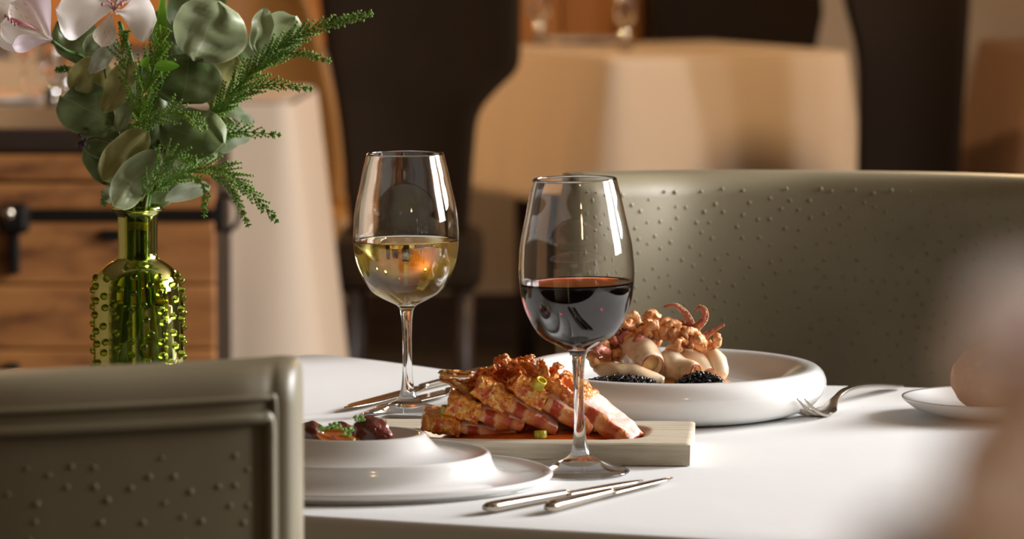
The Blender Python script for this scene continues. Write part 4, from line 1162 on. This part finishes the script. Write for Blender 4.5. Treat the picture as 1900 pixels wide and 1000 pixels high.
for pts, r0, lab in (([(1284, 630, -.01), (1282, 605, -.01), (1272, 582, -.012), (1254, 567, -.015), (1232, 569, -.015)], 9, 'tall fried tentacle curling to the left at the top'),
                     ([(1280, 632, -.012), (1290, 610, -.015), (1306, 592, -.015), (1307, 576, -.015), (1297, 570, -.015), (1290, 578, -.015)], 9, 'fried tentacle hooking over at the top right'),
                     ([(1292, 640, -.012), (1308, 624, -.015), (1322, 614, -.015), (1344, 602, -.015)], 8, 'thin fried tentacle pointing to the upper right')):
    P = [at_y(a, b, qc.y + d) for a, b, d in pts]; c = P[0]
    Q = catmull(P, 34)
    e = empty('fried_tentacle', c, lab, 'tentacle', 'long fried tentacles')
    MB().add(*tube(Q, [r0 * qs * (1 - .72 * i / 33) for i in range(34)], 12, jit=0.35, js=350)).build('arm', M['fried_p'], e, True, c)
    mb = MB()
    for i in range(2, 33):
        t_ = (Q[min(i + 1, 33)] - Q[i - 1]).normalized(); sd = t_.cross(Vector((0, -1, 0)))
        r_ = r0 * qs * (1 - .72 * i / 33)
        mb.add(*ball(Q[i] + sd * r_ * .85 + Vector((0, -r_ * .4, 0)), r_ * .36, r_ * .36, r_ * .36, 8, 6))
    mb.build('suckers', M['fried'], e, True, c)['kind'] = 'stuff'
# black rice and sauce in the well
rnd = random.Random(9); mb = MB()
for k in range(1000):
    x0_, x1_, dep = rnd.choice(((1080, 1225, -.086), (1080, 1225, -.072), (1256, 1344, -.080), (1256, 1344, -.066)))
    x_ = rnd.uniform(x0_, x1_); d_ = dep + rnd.uniform(-.007, .009)
    mid = (x0_ + x1_) / 2; hf = (x1_ - x0_) / 2
    top = max(0.05, 1 - ((x_ - mid) / hf) ** 2) ** .5
    c = at_y(x_, 720 - rnd.uniform(0, 22 if x0_ < 1200 else 28) * top, qc.y + d_)
    c.z = max(c.z, TZ + 0.021)
    R_ = Matrix.Rotation(rnd.uniform(0, 3), 3, 'Z') @ Matrix.Rotation(rnd.uniform(-.8, .8), 3, 'Y')
    mb.add(*ball(c, .0036, .0013, .0012, 7, 6, 0, 0, R_))
tag(mb.build('black_rice', M['rice']), 'glossy black rice around the squid in the bowl', 'rice', kind='stuff')
V = []; F = []; n1, n2 = 10, 48
for i in range(n1 + 1):
    f = i / n1
    for j in range(n2):
        th = 2 * pi * j / n2; rr = 1 + .12 * noise.noise(Vector((cos(th) * 2, sin(th) * 2, 8)))
        V.append((f * rr * .062 * cos(th) - .002, f * rr * .058 * sin(th) - .008, 0.0195 + .012 * (1 - f ** 3) + .002 * noise.noise(Vector((f * cos(th) * 6, f * sin(th) * 6, 1)))))
for i in range(n1):
    for j in range(n2):
        k = (j + 1) % n2; F.append((i * n2 + j, (i + 1) * n2 + j, (i + 1) * n2 + k, i * n2 + k))
o = mesh('tan_sauce', V, F, M['sauce']); o.location = (qc.x, qc.y, TZ + .0006)
tag(o, 'tan sauce pooled under the squid in the bowl', 'sauce')

# ------------------------------------------------------------------ cutlery
def knife(tip_px, end_px, label, blade_frac=0.5, bwid=0.019, hwid=0.0105, z=0.0012, flip=1, length=None):
    T_ = on_z(*tip_px); E_ = on_z(*end_px)
    ax = (T_ - E_); ax.z = 0
    Ln = length or ax.length
    e = empty('table_knife', (E_.x, E_.y, TZ + z), label, 'knife', 'table knives')
    e.rotation_euler = (0, 0, math.atan2(ax.y, ax.x))
    hl = Ln * (1 - blade_frac)
    rings = []
    for i in range(20):
        f = i / 19; w_ = hwid * (0.78 - .28 * f) * (0.45 if i == 0 else .8 if i == 1 else 1); h_ = 0.0042 * (1 - .35 * f) * (0.5 if i == 0 else .85 if i == 1 else 1)
        rings.append([Vector((hl * f, w_ * .5 * 1.25 * math.copysign(abs(cos(a)) ** .7, cos(a)), 0.0042 + h_ * .9 * math.copysign(abs(sin(a)) ** .7, sin(a)))) for a in [2 * pi * j / 16 for j in range(16)]])
    mesh('handle', *loft(rings), M['steel'], e)
    rings = []
    for i in range(24):
        f = i / 23
        up_ = bwid * (.26 + .26 * min(1, f * 6)) * (1 if f < .62 else sqrt(max(0.004, 1 - ((f - .62) / .38) ** 2)))
        dn_ = bwid * .30 * (1 if f < .85 else 1 - .8 * (f - .85) / .15)
        th = 0.0011 * (1 - .5 * f)
        y0, y1 = -dn_ * flip, up_ * flip
        rings.append([Vector((hl - .002 + (Ln - hl + .002) * f, y_, 0.0032 + z_)) for y_, z_ in ((y0, th), (y1 * .6, th * .8), (y1, 0), (y1 * .6, -th * .8), (y0, -th))])
    V, F = loft(rings)
    mesh('blade', V, F, M['steel'], e)
    return e
knife((641, 766), (905, 697), 'table knife behind the white wine glass, tip furthest left', .52, .022, flip=1)
knife((696, 768), (950, 708), 'table knife beside it passing right behind the white wine stem', .52, .022, flip=1)
knife((1192, 902), (900, 956), 'front table knife beside the stepped plate, left of the pair', .5, .016, .0125)
knife((1247, 897), (1015, 956), 'front table knife nearest the right, right of the pair', .5, .014, .0115)
# fork
ta = on_z(1472, 789); tb = on_z(1666, 722)
ax = tb - ta; ax.z = 0; fl = ax.length
fk = empty('table_fork', (ta.x, ta.y, TZ), 'steel table fork with raised tines right of the bowl', 'fork')
fk.rotation_euler = (0, 0, math.atan2(ax.y, ax.x))
k_ = fl / 0.20
zc = lambda s_: catmull([Vector((a, b, 0)) for a, b in ((0, .0215), (.018, .0105), (.036, .0036), (.054, .0018), (.066, .0044), (.078, .0100), (.095, .0140), (.12, .0138), (.155, .0100), (.185, .0050), (.2, .0035))], 101)
zcurve = [(p.x, p.y) for p in zc(0)]
def zat(s_):
    for (a, b), (c, d) in zip(zcurve, zcurve[1:]):
        if a <= s_ <= c: return b + (d - b) * (s_ - a) / max(c - a, 1e-9)
    return zcurve[-1][1]
for i in range(4):
    y_ = (i - 1.5) * 0.0062
    P = [Vector((s_ * k_, y_ * (1 + .05 * (1 - s_ / .045)), zat(s_))) for s_ in [.045 * j / 14 for j in range(15)]]
    mesh('tine', *tube(P, [0.0007 + .0012 * min(1, j / 7) for j in range(15)], 8, .7), M['steel'], fk)
rings = []
def whalf(s_):
    for (a, b), (c, d) in zip(((.040, .0112), (.050, .0120), (.058, .0105), (.068, .0058), (.080, .0032), (.12, .0038), (.165, .0066), (.19, .0082), (.197, .0070), (.2, .003)), ((.050, .0120), (.058, .0105), (.068, .0058), (.080, .0032), (.12, .0038), (.165, .0066), (.19, .0082), (.197, .0070), (.2, .003), (.3, .003))):
        if a <= s_ <= c: return b + (d - b) * (s_ - a) / (c - a)
    return .003
for j in range(50):
    s_ = .042 + (.2 - .042) * j / 49; wh = whalf(s_); th = .0012 + .0008 * min(1, max(0, (s_ - .06) / .03))
    rings.append([Vector((s_ * k_, wh * math.copysign(abs(cos(a)) ** .6, cos(a)), zat(s_) + th * math.copysign(abs(sin(a)) ** .8, sin(a)) + .0015 * (abs(cos(a)) ** 2) * (1 if s_ < .062 else 0))) for a in [2 * pi * q_ / 16 for q_ in range(16)]])
mesh('handle', *loft(rings), M['steel'], fk)

# ------------------------------------------------------------------ bread and bread plates
M['bread'] = pm('bread_crust', S(188, 134, 92), 0.6, noise_=[(40, S(150, 92, 56), 0.42, 0.7), (70, S(226, 190, 156), 0.55, 0.75)], bump=(130, 0.8, 0.003))
def bread_plate(px, py, rpx, h, label):
    c = on_z(px, py); s = mpp(c.y)
    pr = [(0, .004), (.45, .004), (.62, .006), (.86, .45 * h + .004), (.97, h - .001), (1.0, h), (.995, h - .0022), (.86, .4 * h), (.62, .0012), (.55, 0), (0, 0)]
    o = mesh('bread_plate', *lathe([(r_ * rpx * s, z_) for r_, z_ in pr], 72), M['porcelain']); o.location = (c.x, c.y, TZ + .0006)
    return tag(o, label, 'plate', 'bread plates')
def bread(px, py_base, rx, rz, label, seed, zoff=.0048):
    c = on_z(px, py_base); s = mpp(c.y)
    V, F = ball((0, 0, 0), rx * s, rx * s * .9, rz * s, 40, 26)
    V = [v * (1 + .09 * noise.noise(v * 28 + Vector((seed, 0, 0))) + .05 * noise.noise(v * 90 + Vector((0, seed, 0)))) for v in V]
    zm = min(v.z for v in V); fl_ = zm * .82
    V = [Vector((v.x, v.y, max(v.z, fl_))) for v in V]
    o = mesh('bread_roll', V, F, M['bread']); o.location = (c.x, c.y, TZ + zoff - fl_)
    return tag(o, label, 'bread', 'bread rolls')
bread_plate(1838, 772, 166, .016, 'small white bread plate at the right edge of the table')
bread(1858, 772, 98, 70, 'crusty round bread roll on the right bread plate', 1)
bread_plate(15, 812, 140, .012, 'small white bread plate hidden behind the left chair')
bread(34, 812, 66, 64, 'crusty bread roll peeking over the left chair back', 6)

# ------------------------------------------------------------------ things on the far tables
def far_glass(px, py, h, label):
    b = on_z(px, py)
    e = empty('wine_glass', (b.x, b.y, TZ + .001), label, 'wine glass', 'far wine glasses')
    s = h / 0.22
    V, F = lathe([(0, .0795 * s), (.01 * s, .08 * s), (.034 * s, .105 * s), (.0415 * s, .14 * s), (.036 * s, .18 * s), (.0305 * s, .22 * s), (.0312 * s, .22 * s), (.0375 * s, .18 * s), (.043 * s, .14 * s), (.0355 * s, .1 * s), (.008 * s, .075 * s), (.004 * s, .06 * s), (.004 * s, .012 * s), (.012 * s, .005 * s), (.036 * s, .0015 * s), (.036 * s, 0), (0, 0)], 32)
    mesh('bowl', V, F, M['glass'], e)
far_glass(1000, 84, .15, 'far glass on the middle table left of the candles')
far_glass(1160, 88, .13, 'far glass near the corner of the middle table')
far_glass(96, 205, .13, 'far glass on the left table near its front')
far_glass(122, 196, .14, 'far glass just right of the first on the left table')
far_glass(45, 175, .16, 'far glass on the left table further back')
M['flame'] = pm('candle_flame', (1.0, 0.5, 0.13, 1), 0.5, emit=14)
M['wax'] = pm('amber_holder', S(206, 130, 50), 0.4, translucent=0.4)
def candle(px, py, label):
    b = on_z(px, py)
    e = empty('candle_holder', (b.x, b.y, TZ + .001), label, 'candle', 'far candles')
    mesh('holder', *lathe([(0, .004), (.026, .004), (.03, .045), (.032, .045), (.029, 0), (0, 0)], 28), M['wax'], e)
    mesh('candle_stick', *lathe([(0, .0045), (.018, .0045), (.018, .05), (0, .05)], 24), M['cloth_warm'], e)
    mesh('flame', *lathe([(.0, .052), (.006, .058), (.0085, .066), (.005, .078), (0, .09)], 16), M['flame'], e)
candle(1025, 62, 'left amber candle on the far middle table')
candle(1100, 62, 'right amber candle on the far middle table')
def glint_ball(px, py, label):  # added polished steel pieces standing in for bright glints on the far glasses
    b = on_z(px, py)
    e = empty('added_glint_ball', (b.x, b.y, TZ + .001), label, 'glint_ball', 'added far glint balls')
    mesh('body', *lathe([(0, 0), (.014, 0), (.017, .01), (.013, .03), (.014, .034), (0, .034)], 24), M['steel'], e)
    mesh('cap', *ball((0, 0, .042), .0165, .0165, .0135, 24, 16), M['chrome'], e)
M['chrome'] = pm('bright_chrome', S(235, 235, 235), 0.06, metal=1)
glint_ball(96, 218, 'added steel glint ball at the front of the far left table')
glint_ball(120, 198, 'added steel glint ball further back on the far left table')
glint_ball(1002, 82, 'added steel glint ball on the far middle table left of the plate')
glint_ball(1160, 96, 'added steel glint ball at the corner of the far middle table')
def far_plate(px, py, r_, label):
    b = on_z(px, py)
    o = mesh('dinner_plate', *lathe([(0, .003), (r_ * .6, .003), (r_, .014), (r_, .012), (r_ * .6, 0), (0, 0)], 48), M['porcelain']); o.location = (b.x, b.y, TZ + .0008)
    tag(o, label, 'plate', 'far plates')
far_plate(1080, 80, .11, 'white plate on the far middle table')
far_plate(20, 190, .11, 'white plate on the far left table')

# ------------------------------------------------------------------ very near bouquet (heavily out of focus, lower right)
NY = 0.66
def npt(px, py, dz=0.0): return at_y(px, py, NY + dz)
ns = mpp(NY)
nb = npt(2150, 1000); nbx = nb.x + 0.01
fo = rect_outline(nbx + 0.10, NY + 0.02, 0.62, 0.5, 0.0)
cloth(fo, TZ, 0.25, M['cloth_warm'], 'pale cloth on the nearest table below the frame', amp=0.01, seed=20)
table(fo, TZ, 'nearest table below the frame carrying the blurred flowers', [(nbx + 0.10 + a * .22, NY + 0.02 + b * .18) for a in (-1, 1) for b in (-1, 1)])
nv_ = empty('bud_vase', (nbx, NY, TZ + .001), 'small clear vase holding the blurred near flowers', 'vase')
mesh('vase_body', *lathe([(0, .004), (.026, .004), (.03, .03), (.03, .09), (.014, .12), (.014, .16), (.017, .165), (.018, .165), (.0165, .16), (.0165, .12), (.033, .09), (.033, .03), (.028, 0), (0, 0)], 40), M['glass'], nv_)
M['peach'] = petal_mat('peach_petal', S(250, 222, 196), S(240, 204, 172), False)
def near_flower(px, py, R_, mt, lab, dz=0.0, seed=0):
    cpx, cpy = px, py
    top = npt(px, py, dz)
    b = Vector((nbx, NY, TZ + .02)); m1 = Vector((nbx, NY, TZ + .165))
    e = empty('alstroemeria', b, lab, 'flower', 'near blurred flowers')
    MB().add(*tube(catmull([b, m1, (m1 + top) / 2 + Vector((0, 0, .02)), top], 20), .0016, 8)).build('stem', M['stem'], e, True, b)
    rnd = random.Random(seed)
    for k in range(6):
        a = 2 * pi * k / 6 + seed
        V, F, UV = petal_sheet(top, npt(px + R_ * cos(a), py + R_ * sin(a), dz - .008 + .01 * rnd.random()), R_ * .95 * ns, rnd.uniform(-.3, .3), .3, .2, .1, 'petal', k + seed)
        uvmesh('petal', V, F, UV, M[mt], e, b)
    for k in range(5):
        t_ = npt(px + 60 * cos(k * 1.3), py + 60 * sin(k * 1.3), dz - .02)
        MB().add(*tube([top, t_], .0006, 5)).add(*ball(t_, .0012, .0012, .0016, 8, 6)).build('stamen', M['stamen'], e, True, b)
near_flower(2030, 900, 300, 'peach', 'blurred peach flower at the lower right edge', 0.0, 1)
near_flower(1925, 640, 165, 'petal', 'blurred white flower above the peach one at the right edge', .02, 2)
near_flower(1700, 1080, 150, 'petal', 'blurred white flower at the bottom right corner', -.01, 3)
